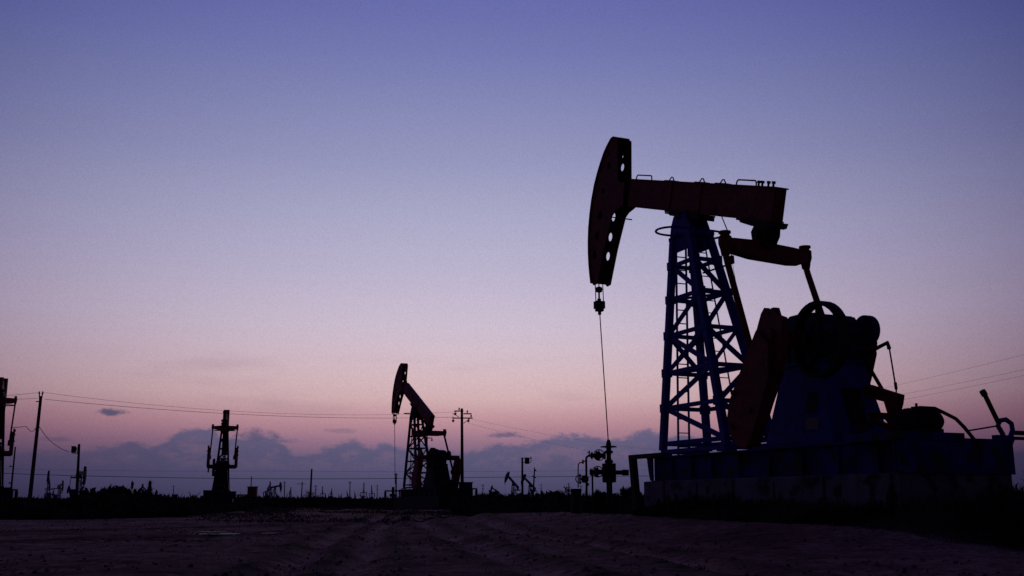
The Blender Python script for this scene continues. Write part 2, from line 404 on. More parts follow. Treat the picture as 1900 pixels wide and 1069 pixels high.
    for v in (.10, .0, -.12): mb.tube([Lp(ub, v, zb_+.1), Lp(ub+.03, v, zc-.03 if v else zc+.3)], .014 if near else .03, 6)
    part('bridle_rope', 'rope', mb)
    mb = MB(); mb.lbox(ub-.07, ub+.12, -.12, .12, zc-.16, zc+.03); mb.lbox(ub-.05, ub+.10, -.09, .09, zc-.23, zc-.16)
    mb.cyl(Lp(ub+.02, 0, zc+.02), Lp(ub+.02, 0, zc+.10), .05, 10); mb.cyl(Lp(ub+.02, 0, zc+.10), Lp(ub+.02, 0, zc+.36), .025, 8)
    mb.lathe(Lp(ub+.02, 0, zc+.26), (0,0,1), [(0,.02),(.02,.08),(.09,.09),(.14,.08),(.16,.03)], 10)
    mb.cyl(Lp(ub+.03, 0, zc-.32), Lp(ub+.03, 0, zc-.16), .045, 8)
    part('carrier_bar', 'dark', mb)
    mb = MB(); mb.tube([Lp(ub+.02, 0, zc+.5), Lp(ub+.03, 0, zc-.2), Lp(-3.95, 0, 2.02)], .014 if near else .02, 8); part('polished_rod', 'rope', mb)
    # --- saddle bearing
    mb = MB(); mb.plate([[(-.62,-.03),(.68,-.03),(.68,.004),(-.62,.004)]], -.26, .26, bfn)
    mb.plate([[(-.66,-.07),(-.5,-.07),(-.42,-.10),(.48,-.12),(.72,-.12),(.72,-.031),(-.66,-.031)]], -.22, .22, bfn)
    mb.lbox(-.20, .22, -.24, .24, 6.78, 6.97); mb.cyl(Lp(0,-.30,6.9), Lp(0,.30,6.9), .085, 14)
    part('saddle_bearing', 'dark', mb)
    # --- tail bearing, equalizer, pitmans
    mb = MB()
    mb.plate([[(2.22,-.035),(3.24,-.035),(3.24,.004),(2.22,.004)]], -.26, .26, bfn)
    mb.plate([[(2.30,-.075),(2.7,-.12),(3.2,-.12),(3.30,-.09),(3.30,-.036),(2.24,-.036)]], -.20, .20, bfn)
    mb.plate([[(2.72,-.12),(3.14,-.12),(3.16,-.26),(3.10,-.40),(3.16,-.5),(2.66,-.5),(2.74,-.4),(2.66,-.24)]], -.17, .17, bfn)
    c0 = W(2.90, 0, -.27); mb.cyl(c0+Vector((0,-.25,0)), c0+Vector((0,.25,0)), .10, 14)
    part('tail_bearing', 'dark', mb)
    E = W(2.90, 0, -.50)
    def EQ(v, dz=0, du=0): return Vector((E.x + .22*v + du, -v, E.z - .02*v + dz))
    mb = MB(); q = []
    for v, z0, z1 in ((-1.28,-.16,.04),(-1.05,-.24,.05),(-.75,-.27,.06),(.35,-.27,.07),(.85,-.22,.04),(1.10,-.12,.02)):
        q.append([EQ(v,z0,-.13),EQ(v,z0,.13),EQ(v,z1,.13),EQ(v,z1,-.13)])
    for a_, b_ in zip(q, q[1:]): mb.hexa(a_ + b_)
    eq = part('equalizer', 'red2', mb, bevel=bv)
    ca, sa = math.cos(crank-ANG0), math.sin(crank-ANG0)
    def rot(p): du, dz = p[0]-CC[0], p[1]-CC[1]; return (CC[0]+du*ca-dz*sa, CC[1]+du*sa+dz*ca)
    pin = rot((3.87, 2.69))
    for sg in (1, -1):
        mb = MB(); T = EQ(1.06 if sg > 0 else -1.24); Bt = Lp(pin[0], 1.17 if sg > 0 else (-.74 if near else -1.12), pin[1])
        mb.lathe(T+Vector((0,0,-.30)), (0,0,1), [(0,.08),(.12,.10),(.22,.13),(.36,.13),(.39,.09),(.42,.09),(.43,.12),(.47,.12),(.48,.05)], 14)
        mb.tube([T+Vector((0,0,-.28)), T*.93+Bt*.07+Vector((0,0,-.28)), Bt], .062, 12)
        mb.cyl(Bt+Vector((0,.12,0)), Bt+Vector((0,-.12,0)), .16, 14)
        part('pitman_arm', 'red2', mb, smooth=True)
        mb = MB(); a0, a1 = (1.14, 1.26) if sg > 0 else ((-.98, -.86) if near else (-1.30, -1.16))
        hole = [] if single else [circ(*rot((4.17,3.17)), .045)]
        mb.plate([[rot(p) for p in (ARM if sg > 0 else ARM_FAR)]] + (hole if sg > 0 else []), a0, a1)
        e_ = 1.33 if sg > 0 else (-1.0 if near else -1.35); mb.cyl(Lp(CC[0], 0, CC[1]), Lp(CC[0], e_, CC[1]), .15, 16)
        mb.cyl(Lp(pin[0], e_*.8, pin[1]), Lp(pin[0], e_, pin[1]), .10, 12)
        cr = part('crank', 'red', mb)
        mb = MB(); w0, w1 = (1.265, 1.40) if sg > 0 else ((-1.12, -.985) if near else (-1.45, -1.305))
        mb.plate([[rot(p) for p in (WEIGHT_FAR if near and sg < 0 else WEIGHT)]], w0, w1)
        for p in ((3.4,2.6),(3.3,2.0),(3.85,2.25)): r_ = rot(p); mb.cyl(Lp(r_[0], w1*.97 if sg > 0 else w0*.97, r_[1]), Lp(r_[0], 1.45 if sg > 0 else w0-.05, r_[1]), .05, 8)
        part('counterweight', 'red', mb, cr if not single else None)
    # --- pedestal and gearbox
    mb = MB()
    def fr(u0,u1,v,z): return [Lp(u0,v,z),Lp(u1,v,z),Lp(u1,-v,z),Lp(u0,-v,z)]
    mb.hexa(fr(3.20,5.02,.62,1.70) + fr(3.60,4.66,.46,3.06))
    mb.lbox(3.0, 5.15, -.74, .74, 1.63, 1.72); mb.lbox(3.54, 4.72, -.48, .5, 3.06, 3.12)
    ped = part('pedestal', 'blue', mb, bevel=bv)
    if not single:
        # proud dark panels stand in for the shade inside openings; name plate
        def onface(u, z, e=.0): t = (z-1.70)/1.36; return Lp(u, .62-.16*t+e, z)
        mb = MB(); mb.hexa([onface(4.30,2.20,-.01),onface(4.60,2.20,-.01),onface(4.60,2.54,-.01),onface(4.30,2.54,-.01),onface(4.30,2.20,.006),onface(4.60,2.20,.006),onface(4.60,2.54,.006),onface(4.30,2.54,.006)]); part('opening_shade_panel', 'dark', mb, ped)
        mb = MB(); mb.hexa([onface(4.32,1.90,-.01),onface(4.64,1.90,-.01),onface(4.64,2.10,-.01),onface(4.32,2.10,-.01),onface(4.32,1.90,.008),onface(4.64,1.90,.008),onface(4.64,2.10,.008),onface(4.32,2.10,.008)]); part('name_plate', 'plate', mb, ped)
        mb = MB(); mb.hexa([Lp(4.93,.18,2.0),Lp(4.93,-.12,2.0),Lp(4.80,-.12,2.6),Lp(4.80,.18,2.6),Lp(5.02,.18,2.0),Lp(5.02,-.12,2.0),Lp(4.90,-.12,2.6),Lp(4.90,.18,2.6)]); part('opening_shade_panel', 'dark', mb, ped)
    mb = MB()
    mb.plate([[(3.48,3.12),(3.48,3.70),(3.58,3.90),(3.80,3.99),(4.15,3.99),(4.42,3.94),(4.60,3.90),(4.70,3.78),(4.74,3.45),(4.66,3.12)]], -.38, .40)
    mb.lbox(3.42, 4.78, -.41, .44, 3.44, 3.52)
    if not single:
        for u in (3.7,4.1,4.5): mb.lbox(u-.02, u+.02, -.40, .43, 3.12, 3.93)
        mb.cyl(Lp(4.3,.40,3.5), Lp(4.3,.56,3.5), .26, 18); mb.cyl(Lp(4.76,-.40,3.55), Lp(4.76,.56,3.55), .12, 14)
        mb.cyl(Lp(3.95,0,3.98), Lp(3.95,0,4.05), .10, 12)
    gb = part('gearbox', 'dkblue', mb, bevel=bv)
    # pulley: rim, spokes, hub
    mb = MB(); c = Lp(4.78, 0, 3.42)
    for rr, w0, w1 in ((.66, .48, .66),):
        out = circ(4.78, 3.42, rr, 36); inn = circ(4.78, 3.42, rr-.075, 36); mb.plate([out, inn], w0, w1)
    for k in range(5):
        g = 2*math.pi*k/5 + .3; mb.bar(Lp(4.78,.57,3.42), Lp(4.78+.6*math.cos(g),.57,3.42+.6*math.sin(g)), .06, .10)
    mb.cyl(Lp(4.78,.47,3.42), Lp(4.78,.68,3.42), .12, 14)
    if not near: mb.cyl(Lp(4.78,.52,3.42), Lp(4.78,.60,3.42), .6, 20)
    part('belt_pulley', 'dark', mb)
    if not single:
        mb = MB(); mb.plate([circ(4.76,3.64,.27,28)] + [circ(4.76+.20*math.cos(g), 3.64+.20*math.sin(g), .022, 8) for g in [k*.63 for k in range(10)]], -.55, -.42)
        mb.cyl(Lp(4.76,-.60,3.64), Lp(4.76,-.42,3.64), .08, 12); part('brake_drum', 'dkblue', mb)
    if near:
        mb = MB(); mb.tube([Lp(4.66,-.45,3.24),Lp(4.80,-.45,3.22),Lp(4.90,-.45,3.26),Lp(5.05,-.45,3.30),Lp(5.28,-.45,3.35),Lp(5.31,-.45,3.24)], .035, 8)
        mb.lbox(4.58, 4.80, -.5, -.4, 3.12, 3.30); lev = part('brake_lever', 'dark', mb)
        mb = MB(); mb.tube([Lp(5.31,-.45,3.28), Lp(5.40,-.45,2.52), Lp(5.41,-.40,2.36)], .014, 6); mb.cyl(Lp(5.39,-.45,2.66), Lp(5.40,-.45,2.54), .025, 8); part('brake_rod', 'dark', mb, lev)
        mb = MB(); mb.tube([Lp(4.66,-.45,3.20), Lp(5.22,-.35,2.50)], .032, 8); part('brace', 'dark', mb)
        mb = MB(); mb.plate([[(4.9,2.60),(5.08,2.64),(5.80,2.40),(5.76,2.26),(5.69,2.12),(5.62,2.02),(5.74,1.88),(5.62,1.80),(5.42,2.02),(5.15,2.12),(5.2,2.04),(5.45,1.94),(5.55,1.82),(5.75,1.70),(5.60,1.70),(5.42,1.86),(5.1,2.0),(5.0,2.16),(5.22,2.16),(5.48,2.13),(5.42,2.32),(4.95,2.45)]], -.24, -.14)
        mb.bar(Lp(5.1,-.2,2.05), Lp(5.1,.3,1.75), .08, .08); part('belt_guard_bracket', 'red', mb)
    # motor
    mb = MB()
    if near:
        mb.lathe(Lp(6.4,.47,1.93), (0,1,0), [(0,.06),(.01,.12),(.05,.165),(.12,.185),(.14,.175),(.62,.175),(.64,.185),(.72,.165),(.79,.11),(.80,.04)], 24)
        for k in range(9): v = .30 - k*.055; mb.lathe(Lp(6.4,v,1.93), (0,1,0), [(0,.192),(.014,.192)], 24)
        mb.lbox(6.22, 6.58, -.22, .36, 1.71, 1.80); mb.lbox(6.32,6.46,-.02,.16,2.08,2.15); mb.cyl(Lp(6.4,.12,2.1), Lp(6.4,.12,2.20), .02, 8)
        mb.cyl(Lp(6.4,.45,1.93), Lp(6.4,.62,1.93), .09, 14)
    else: mb.lathe(Lp(6.3,.4,1.95), (0,1,0), [(0,.1),(.05,.2),(.7,.2),(.75,.1)], 12); mb.lbox(6.1,6.5,-.3,.35,1.71,1.8)
    part('motor', 'dark', mb)
    if near:
        mb = MB(); mb.tube([Lp(6.5,.2,2.02),Lp(6.7,.35,2.10),Lp(6.9,.25,2.075),Lp(6.95,.10,2.0),Lp(7.0,-.05,1.92),Lp(7.0,-.2,1.80),Lp(7.0,-.30,1.70),Lp(7.0,-.38,1.62)], .028, 8); part('motor_cable', 'rubber', mb)
        mb = MB(); mb.tube([Lp(7,-1.02,1.60),Lp(7,-.98,1.72),Lp(7,-.90,1.84),Lp(7,-.95,1.92),Lp(7,-1.08,1.94),Lp(7,-1.19,1.88),Lp(7,-1.20,1.78),Lp(7,-1.13,1.66),Lp(7,-1.12,1.58)], .038, 10)
        mb.lbox(6.9, 7.0, -1.22, -.86, 1.60, 1.70); part('towing_hook', 'blue', mb, skid)
        mb = MB(); mb.tube([Lp(7,-.67,2.34), Lp(7,-.93,1.86)], .036, 8); mb.tube([Lp(7,-.64,2.37),Lp(7,-.69,2.30)], .05, 6); part('control_lever', 'dark', mb)
        mb = MB(); mb.tube([Lp(7,-.30,1.75), Lp(7,-.94,1.845)], .014, 6); part('tie_rod', 'dark', mb)
        mb = MB()
        for z in (1.74, 1.655): mb.tube([Lp(7,-1.2,z), Lp(6.9,-3.4,z+.01)], .035 if z > 1.7 else .026, 8)
        mb.tube([Lp(6.9,-3.4,1.78), Lp(6.9,-3.4,.45)], .04, 8); part('handrail', 'dark', mb, skid)
        mb = MB(); mb.bar(Lp(-1.26,.90,1.645), Lp(.10,.90,1.645), .13, .09); mb.bar(Lp(-1.18,.90,1.62), Lp(-1.02,.90,.35), .13, .15); part('support_frame', 'dark', mb, skid)
        # cable with switch hanging from the beam
        mb = MB(); mb.tube([W(1.3,0,.02), Lp(1.50,0,6.1), Lp(1.54,0,5.52)], .012, 6); mb.cyl(Lp(1.54,0,5.66), Lp(1.55,0,5.50), .05, 8); mb.bar(Lp(.55,.05,5.50), Lp(1.55,0,5.50), .03)
        mb.tube([Lp(1.56,0,5.5), Lp(1.75,0,4.6), Lp(2.0,0,3.2)], .004, 5); mb.bar(Lp(1.5,0,5.62), Lp(1.40,0,5.66), .03); part('switch_cable', 'dark', mb)
    if single:
        o = acc.build('pumpjack', single); o.location = loc; o.rotation_euler = (0,0,-yaw); return o
    return root

M_NEAR = dict(dkblue=M['dkblue'], skid=M['skidblue'], blue=M['blue'], red=M['red'], red2=M['red'], dark=M['dark'], rope=M['rope'], plate=M['plate'], rubber=M['rubber'])
M_MID = dict(dkblue=M['mid'], skid=M['mid'], blue=M['mid'], red=M['midred'], red2=M['midred'], dark=M['middk'], rope=M['middk'], plate=M['middk'], rubber=M['middk'])

t = make_pumpjack(Vector((PO.x, PO.y, 1.12)), YAW, 18, None, M_NEAR, near=True)
tag(t, 'huge blue and rust red pumpjack in the foreground at the right', 'pumpjack', 'pumpjacks across the oil field')

def plinth(loc, yaw, label, h, u0=-.95, u1=6.95, w=1.0, panels=True, m=None):
    mb = MB()
    mb.lbox(u0, u1, -w, w, -.75-h*0, h-.012)
    o = mb.build('concrete_plinth', m or M['conc'], None, bevel=.02); o.location = loc; o.rotation_euler = (0,0,-yaw)
    tag(o, label, 'plinth', 'concrete plinths under the pumpjacks')
    return o
p_ = plinth(Vector((PO.x, PO.y, .30)), YAW, 'long pale concrete plinth under the huge foreground pumpjack', .82, -.50, 6.9, 1.0)
# precast panels of the plinth, each proud of it
for k, (u0, u1, v0, v1, z0, z1) in enumerate([(-.48,.30,1.0,1.05,-.2,.80),(.36,1.5,1.0,1.04,-.2,.74),(1.56,2.7,1.0,1.05,-.2,.80),(2.76,3.9,1.0,1.035,-.2,.72),(3.96,5.2,1.0,1.05,-.2,.80),(5.26,6.7,1.0,1.04,-.2,.80)]):
    mb = MB(); mb.lbox(u0, u1, v0-.02, v1, z0, z1); mb.build('panel', M['conc'], p_, bevel=.012)
mb = MB(); mb.lbox(6.9, 6.95, -1.15, 1.1, -.2, .80); mb.build('panel', M['conc'], p_, bevel=.012)

# mid-distance pumpjacks
def mid_pump(px, Y, yaw, pitch, crank, label, zb=.85, link=.86):
    X = (px-950)/1900.0*(Y*.98+1.2)
    t = make_pumpjack(Vector((X, Y, zb)), rad(yaw), pitch, crank, M_MID, link=link)
    tag(t, label, 'pumpjack', 'pumpjacks across the oil field')
    pl = plinth(Vector((X, Y, 0)), rad(yaw), {'t': 'low concrete plinth under the ' + label.split(' with ')[0].split(' seen')[0]}['t'], zb, -1.0, 6.9, .95, m=M['middk'])
    return X
X2 = mid_pump(772, 68, 65, 27, -112, 'mid-distance pumpjack with steeply raised red horsehead near the centre', .95, 1.0)
X3 = mid_pump(418, 83.5, 75.5, -3, 128, 'pumpjack seen from behind with upright twin cranks left of centre', .9, .80)
X4 = mid_pump(1, 61, 65, -3, 138, 'pumpjack cut off by the left edge of the picture', .9, .70)

# far pumpjacks, one silhouette each
FAR = [ (150, 214, 80, 1, 150, 'far1', 'far pumpjack seen from behind beside the leaning transformer pole'),
        (93, 300, 60, 30, -60, 'far2', 'slim far pumpjack between the tall left pole and the transformer pole'),
        (114, 380, 80, 6, 120, 'far2', 'small far pumpjack just left of the transformer pole'),
        (952, 318, 55, 33, -90, 'far2', 'far pumpjack with raised horsehead left of the drum topped pole'),
        (983, 345, 50, 34, -90, 'far2', 'far pumpjack right behind the drum topped pole'),
        (920, 560, 50, 22, -90, 'far3', 'tiny far pumpjack just right of the centre control box'),
        (512, 420, 112, 8, 90, 'far2', 'far pumpjack facing right, right of the box on a stand'),
        (272, 520, 45, 26, -90, 'far3', 'tiny far pumpjack behind the tall weeds at the left'),
        (600, 560, 78, 14, 100, 'far3', 'tiny far pumpjack right of the two thin centre poles'),
        (616, 640, 85, 10, 100, 'far3', 'faintest tiny pumpjack left of the lone thin pole'),
        (676, 470, 82, 20, 100, 'far2', 'left one of two tiny pumpjacks beside the centre pumpjack'),
        (691, 540, 80, 18, 100, 'far3', 'right one of two tiny pumpjacks beside the centre pumpjack'),
        (540, 600, 84, 14, 100, 'far3', 'tiny hazy pumpjack left of the two thin centre poles'),
        (500, 430, 86, 16, 100, 'far3', 'thin hazy pumpjack just right of the box on a stand') ]
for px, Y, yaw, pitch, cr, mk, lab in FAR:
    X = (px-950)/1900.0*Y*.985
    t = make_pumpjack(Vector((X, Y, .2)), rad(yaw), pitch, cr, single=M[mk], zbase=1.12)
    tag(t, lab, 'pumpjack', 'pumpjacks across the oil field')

# ------------------------------------------------------------------ wellhead
WB = pj(-3.95, 0, 0)
w = empty('wellhead', (WB.x, WB.y, .36)); tag(w, 'dark wellhead valve stack under the polished rod of the big pumpjack', 'wellhead')
def wz(py): return at(1130, py, WB.y).z - .36
sc = WB.y/1900.0*.99         # metres per photograph pixel at the wellhead
def wx(px): return (px-1130)*sc
ax = (0,0,1)
def pr(pts): return [(wz(py), r*sc) for py, r in pts]
mb = MB(); mb.lathe((0,0,0), ax, pr([(934,5.5),(896,5.5),(895,12.5),(886,13),(885,9),(873,9),(872,12.5),(861,12.5),(860,6),(858,8),(855,8),(853,5),(848,4),(842,4.5),(840,8),(837,8),(836,4.5),(831,5),(830,16),(828,14),(827,5),(822,4.5),(816,2.4)]), 18); mb.build('casing_stack', M['dark'], w, smooth=False)
mb = MB()
for py in (875, 882):
    for q in range(8): g = q*math.pi/4; mb.cyl((math.cos(g)*11.3*sc, math.sin(g)*11.3*sc, wz(886)), (math.cos(g)*11.3*sc, math.sin(g)*11.3*sc, wz(860)), .022, 6)
mb.build('flange_bolts', M['dark'], w)
def hvalve(x0, x1, py, name, hw=True):
    mb = MB(); z = wz(py)
    a, b = wx(x0), wx(x1); L_ = b-a
    mb.lathe((a,0,z), (1,0,0), [(0,4*sc),(.03,7*sc),(.05,7*sc),(.06,4*sc),(L_*.3,4*sc),(L_*.36,8*sc),(L_*.6,8.5*sc),(L_*.68,4.5*sc),(L_-.05,4.5*sc),(L_-.04,7*sc),(L_,7*sc)], 14)
    o = mb.build(name, M['dark'], w)
    if hw:
        mb = MB(); cx = (a+b)/2; mb.cyl((cx,0,z), (cx,-.30,z), .03, 8)
        pts = [(cx+.13*math.cos(g), -.30, z+.13*math.sin(g)) for g in [k*math.pi/9 for k in range(19)]]; mb.tube(pts, .014, 6)
        mb.bar((cx-.13,-.30,z),(cx+.13,-.30,z),.02); mb.bar((cx,-.30,z-.13),(cx,-.30,z+.13),.02)
        mb.build('handwheel', M['red'] , o)
    return o
hvalve(1096, 1124, 845.5, 'upper_valve'); hvalve(1094, 1120, 876, 'lower_valve')
mb = MB(); mb.lathe((wx(1138),0,wz(877)), (1,0,0), [(0,4*sc),(16*sc,4*sc),(16.2*sc,5.5*sc),(28*sc,5.5*sc)], 14); mb.build('side_outlet', M['dark'], w)
mb = MB(); mb.tube([(wx(1098),0,wz(846)),(wx(1092),0,wz(846)),(wx(1088.5),0,wz(849)),(wx(1088),0,wz(853)),(wx(1088),0,wz(934))], 2.1*sc, 10)
mb.cyl((wx(1094),0,wz(848)), (wx(1094),0,wz(836)), 1.3*sc, 8); mb.bar((wx(1090),0,wz(839.5)), (wx(1095),0,wz(839.5)), .02); mb.build('flow_pipe', M['dark'], w, smooth=True)
mb = MB(); mb.tube([(wx(1099),0,wz(878)),(wx(1099),0,wz(934))], 1.7*sc, 8); mb.build('drain_pipe', M['dark'], w)
mb = MB(); mb.tube([(wx(1086),0,wz(855)),(wx(1082),0,wz(858)),(wx(1076),0,wz(858.5)),(wx(1073.5),0,wz(862)),(wx(1073),0,wz(868)),(wx(1072.5),0,wz(905))], 1.1*sc, 8); mb.cyl((wx(1082),0,wz(861)), (wx(1082),0,wz(853)), 1.5*sc, 8); mb.build('gauge_pipe', M['dark'], w)
mb = MB(); z = wz(889); mb.lathe((wx(1078),0,z), (1,0,0), [(0,2*sc),(4*sc,7*sc),(11*sc,7*sc),(14*sc,3*sc)], 12)
pts = [(wx(1076),.12*math.cos(g)-.02, z+.12*math.sin(g)) for g in [k*math.pi/8 for k in range(17)]]; mb.tube(pts, .016, 6); mb.tube([(wx(1075+7*math.cos(g)),-.05, z+7*sc*math.sin(g)) for g in [k*math.pi/8 for k in range(17)]], .014, 6)
mb.cyl((wx(1088),0,wz(902)), (wx(1092),0,wz(897)), .03, 8); mb.build('bleed_valve', M['dark'], w)
b_ = at(1069, 918, WB.y); mb = MB(); mb.lathe((0,0,0), ax, [(0,.12),(.02,.125),(.32,.125),(.33,.135),(.36,.135),(.37,.11)], 20)
o = mb.build('metal_drum', M['dark']); o.location = (b_.x, b_.y, .40); o.scale = (1.02,1.02,1.62); tag(o, 'small dark metal drum standing left of the wellhead pipes', 'drum')

# ------------------------------------------------------------------ poles
def pole(name, label, px_b, px_t, py_t, Y, r=.12, m=None, cat='pole', group='utility poles across the field', arms=(), extra=None):
    m = m or M['wood']
    T = at(px_t, py_t, Y); Bx = at(px_b, 925, Y).x
    root = empty(name, (Bx, Y, .1)); tag(root, label, cat, group)
    tx = T.x - Bx; H = T.z - .1
    mb = MB(); mb.tube([(0,0,-.2),(tx*.5,0,H*.5),(tx,0,H)], r, 10, r*.68); mb.build('shaft', m, root)
    for (py, x0, x1, ins) in arms:
        z = at(px_t, py, Y).z - .1; cx = tx*z/H; s = Y/1900.0
        mb = MB(); mb.bar((cx+x0*s,-.12,z),(cx+x1*s,-.12,z),.10,.12); a = mb.build('crossarm', m, root)
        for xi, dz in ins:
            mb = MB(); x = cx+xi*s
            if dz > 0: mb.lathe((x,-.12,z+.05), ax, [(0,.03),(.08,.03),(.1,.10),(.16,.11),(.2,.06),(.26,.08),(.3,.05),(.34,.02)], 10)
            else: mb.lathe((x,-.12,z-.05), (0,0,-1), [(0,.03),(.12,.03),(.14,.14),(.24,.15),(.26,.08),(.36,.13),(.4,.03)], 10)
            mb.build('insulator', m, a)
    if extra: extra(root, tx, H, Y, m)
    return root
def ex_a(root, tx, H, Y, m):
    s = Y/1900.0
    for dx in (-3.5, 2.5):
        mb = MB(); mb.tube([(tx+dx*s*.6,0,H-.3),(tx+dx*s,0,H+.25)], .05, 8); mb.lathe((tx+dx*s,0,H+.15), ax, [(0,.03),(.04,.08),(.1,.08),(.14,.04),(.2,.07),(.25,.02)], 8); mb.build('insulator', m, root)
    MB().bar((tx-8*s,0,H-.45),(tx+2*s,0,H-.45),.08).build('bracket', m, root); MB().bar((tx-6*s,0,H-2.7),(tx+2*s,0,H-2.75),.07).build('bracket', m, root)
pole('utility_pole', 'tallest leaning wooden pole with two pin insulators at the left', 55, 76, 735, 85, .17, arms=(), extra=ex_a)
pole('utility_pole', 'pole with three short crossarms standing right of the centre pumpjack', 858, 857, 758, 110, .20,
     arms=[(763,-14,3,[(-12,-1),(-5,1)]),(768,3,18,[(10,1)]),(776,-18,20,[(-16,-1),(12,-1),(17,1)])],
     extra=lambda root,tx,H,Y,m: [MB().bar((tx-.3,-.1,H-.9),(tx-1.0,-.15,H-.55),.06).build('strut', m, root), MB().bar((tx+.2,-.1,H-1.6),(tx+.9,-.15,H-1.05),.06).build('strut', m, root)])
pole('utility_pole', 'pole with two crossarms showing behind the centre pumpjack', 792, 792.5, 797, 150, .14, m=M['far1'], arms=[(803,-10,11,[(-9,1),(9,-1)]),(813,-7,10,[(-5,1),(9,-1)])])
def ex_d(root, tx, H, Y, m):
    s = Y/1900.0
    for py, dx in ((866,-6),(897,-4)):
        z = at(28,py,Y).z-.1; c = tx*z/H; mb = MB(); mb.bar((c,0,z),(c+dx*s,0,z),.08); mb.lathe((c+dx*s,0,z-.05), ax, [(0,.05),(.1,.12),(.2,.05)], 8); mb.build('insulator', m, root)
pole('utility_pole', 'thin leaning pole with small side insulators beside the left edge pumpjack', 19, 28.5, 829, 130, .13, m=M['far1'], extra=ex_d)
def ex_e(root, tx, H, Y, m):
    s = Y/1900.0; z = at(135,835,Y).z-.1; mb = MB()
    mb.box((-16*s,-.25,z-.30),(-10*s,.25,z+.32)); mb.box((-17*s,-.2,z+.32),(-11*s,.2,z+.40)); mb.box((-10.9*s,-.15,z-.05),(-8.5*s,.15,z+.25)); mb.build('transformer', M['middk'], root)
    mb = MB(); mb.box((-6*s,-.1,z-.38),(-3.4*s,.1,z+.5)); mb.bar((-15*s,.0,z-.36),(tx,0,z-.40),.06); mb.build('switch_box', m, root)
pole('transformer_pole', 'leaning pole with a transformer box and switch on brackets at the left', 142.5, 147, 824, 110, .17, m=M['middk'], extra=ex_e)
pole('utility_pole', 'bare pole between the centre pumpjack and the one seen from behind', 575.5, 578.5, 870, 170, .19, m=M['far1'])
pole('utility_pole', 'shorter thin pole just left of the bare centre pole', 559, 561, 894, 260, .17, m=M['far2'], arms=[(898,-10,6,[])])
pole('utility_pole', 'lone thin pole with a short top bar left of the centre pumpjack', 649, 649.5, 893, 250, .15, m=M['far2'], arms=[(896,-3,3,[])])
def ex_i(root, tx, H, Y, m):
    s = Y/1900.0; z = at(978,855,Y).z-.1; mb = MB()
    mb.lathe((8.5*s,0,z-.36), ax, [(0,.16),(.04,.27),(.68,.27),(.72,.20)], 16); mb.build('transformer', M['middk'], root)
    MB().bar((0,0,z-.2),(6*s,0,z-.2),.07).build('bracket', m, root); MB().bar((0,0,z+.3),(6*s,0,z+.3),.07).build('bracket', m, root)
    mb = MB(); mb.tube([(12*s,0,z+.2),(16*s,0,z+.35),(15.5*s,0,z-.15),(12*s,0,z-.3)], .035, 6); mb.lathe((15.5*s,0,z+.2), ax, [(0,.05),(.1,.09),(.25,.04)], 8); mb.build('jumper_cable', m, root)
pole('transformer_pole', 'pole with a round transformer drum on its right side', 969.5, 969, 849, 120, .16, m=M['middk'], extra=ex_i)
def ex_j(root, tx, H, Y, m):
    s = Y/1900.0
    for py, dx in ((873,2),(884,-2),(886,2)): z = at(992,py,Y).z-.1; c = tx*z/H; MB().box((c+dx*s-.15,-.1,z-.1),(c+dx*s+.15,.1,z+.1)).build('insulator', m, root)
pole('utility_pole', 'leaning thin pole with small knobs right of the drum topped pole', 988, 992, 868, 170, .16, m=M['far1'], extra=ex_j)
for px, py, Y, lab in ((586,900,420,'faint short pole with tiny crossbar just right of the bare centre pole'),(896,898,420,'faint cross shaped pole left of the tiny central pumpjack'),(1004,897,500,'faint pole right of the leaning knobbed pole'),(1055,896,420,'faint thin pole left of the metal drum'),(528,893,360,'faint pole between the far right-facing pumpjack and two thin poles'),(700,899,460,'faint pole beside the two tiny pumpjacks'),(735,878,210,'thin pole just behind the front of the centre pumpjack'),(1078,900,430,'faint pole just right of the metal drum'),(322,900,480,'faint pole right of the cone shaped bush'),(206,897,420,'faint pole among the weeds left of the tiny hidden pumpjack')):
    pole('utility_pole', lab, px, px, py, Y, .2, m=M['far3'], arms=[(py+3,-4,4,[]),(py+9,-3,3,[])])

# ------------------------------------------------------------------ wires
def wire(label, pts, r, m, sag=None, name='power_line', group='overhead wires'):
    """pts: photograph points with distance; sag between supports"""
    P = [at(*p) for p in pts]; out = []
    for i, (a, b) in enumerate(zip(P, P[1:])):
        n = 24
        for k in range(n if i < len(P)-2 else n+1):
            t_ = k/n; q = a.lerp(b, t_); q.z -= (sag or 0)*4*t_*(1-t_); out.append(q)
    c = P[0].copy(); mb = MB(); mb.tube([q-c for q in out], r, 6); o = mb.build(name, m); o.location = c
    return tag(o, label, 'power line', group)
wire('upper wire running from the tall left pole to the crossarm pole', [(79,728,85),(848,764,110)], .012, M['wireM'], .95)
wire('lower wire running from the tall left pole to the crossarm pole', [(83,741,85),(842,774,110)], .018, M['wireM'], .62)
wire('short upper wire from the tall left pole to the picture edge', [(-40,737,70),(74,728,85)], .014, M['wireM'], .05)
wire('short lower wire from the tall left pole to the picture edge', [(-30,741,75),(70,739,85)], .014, M['wireM'], .05)
wire('black cable from the left edge pumpjack to the tall pole', [(20,793,60),(48,791,80),(58,801,84),(66,797,85)], .022, M['cableM'], .03)
wire('drooping cable from the tall pole to the transformer box', [(73,792,85),(98,822,98),(128,838,110)], .028, M['cableM'], .12)
wire('dark low wire crossing the left field behind the pumpjacks', [(-60,876,150),(720,888,165)], .042, M['cableM'], .38)
wire('dark low wire crossing from the centre pumpjack to the wellhead', [(720,888,165),(1260,883,190)], .042, M['cableM'], -.05)
wire('faint wire strung just above the dark low wire', [(-60,868,190),(500,874,190),(1260,871,200)], .018, M['wireM'], .25)
wire('faint wire descending from the crossarm pole to the right', [(872,777,110),(1260,838,150)], .008, M['wireM'], .5)
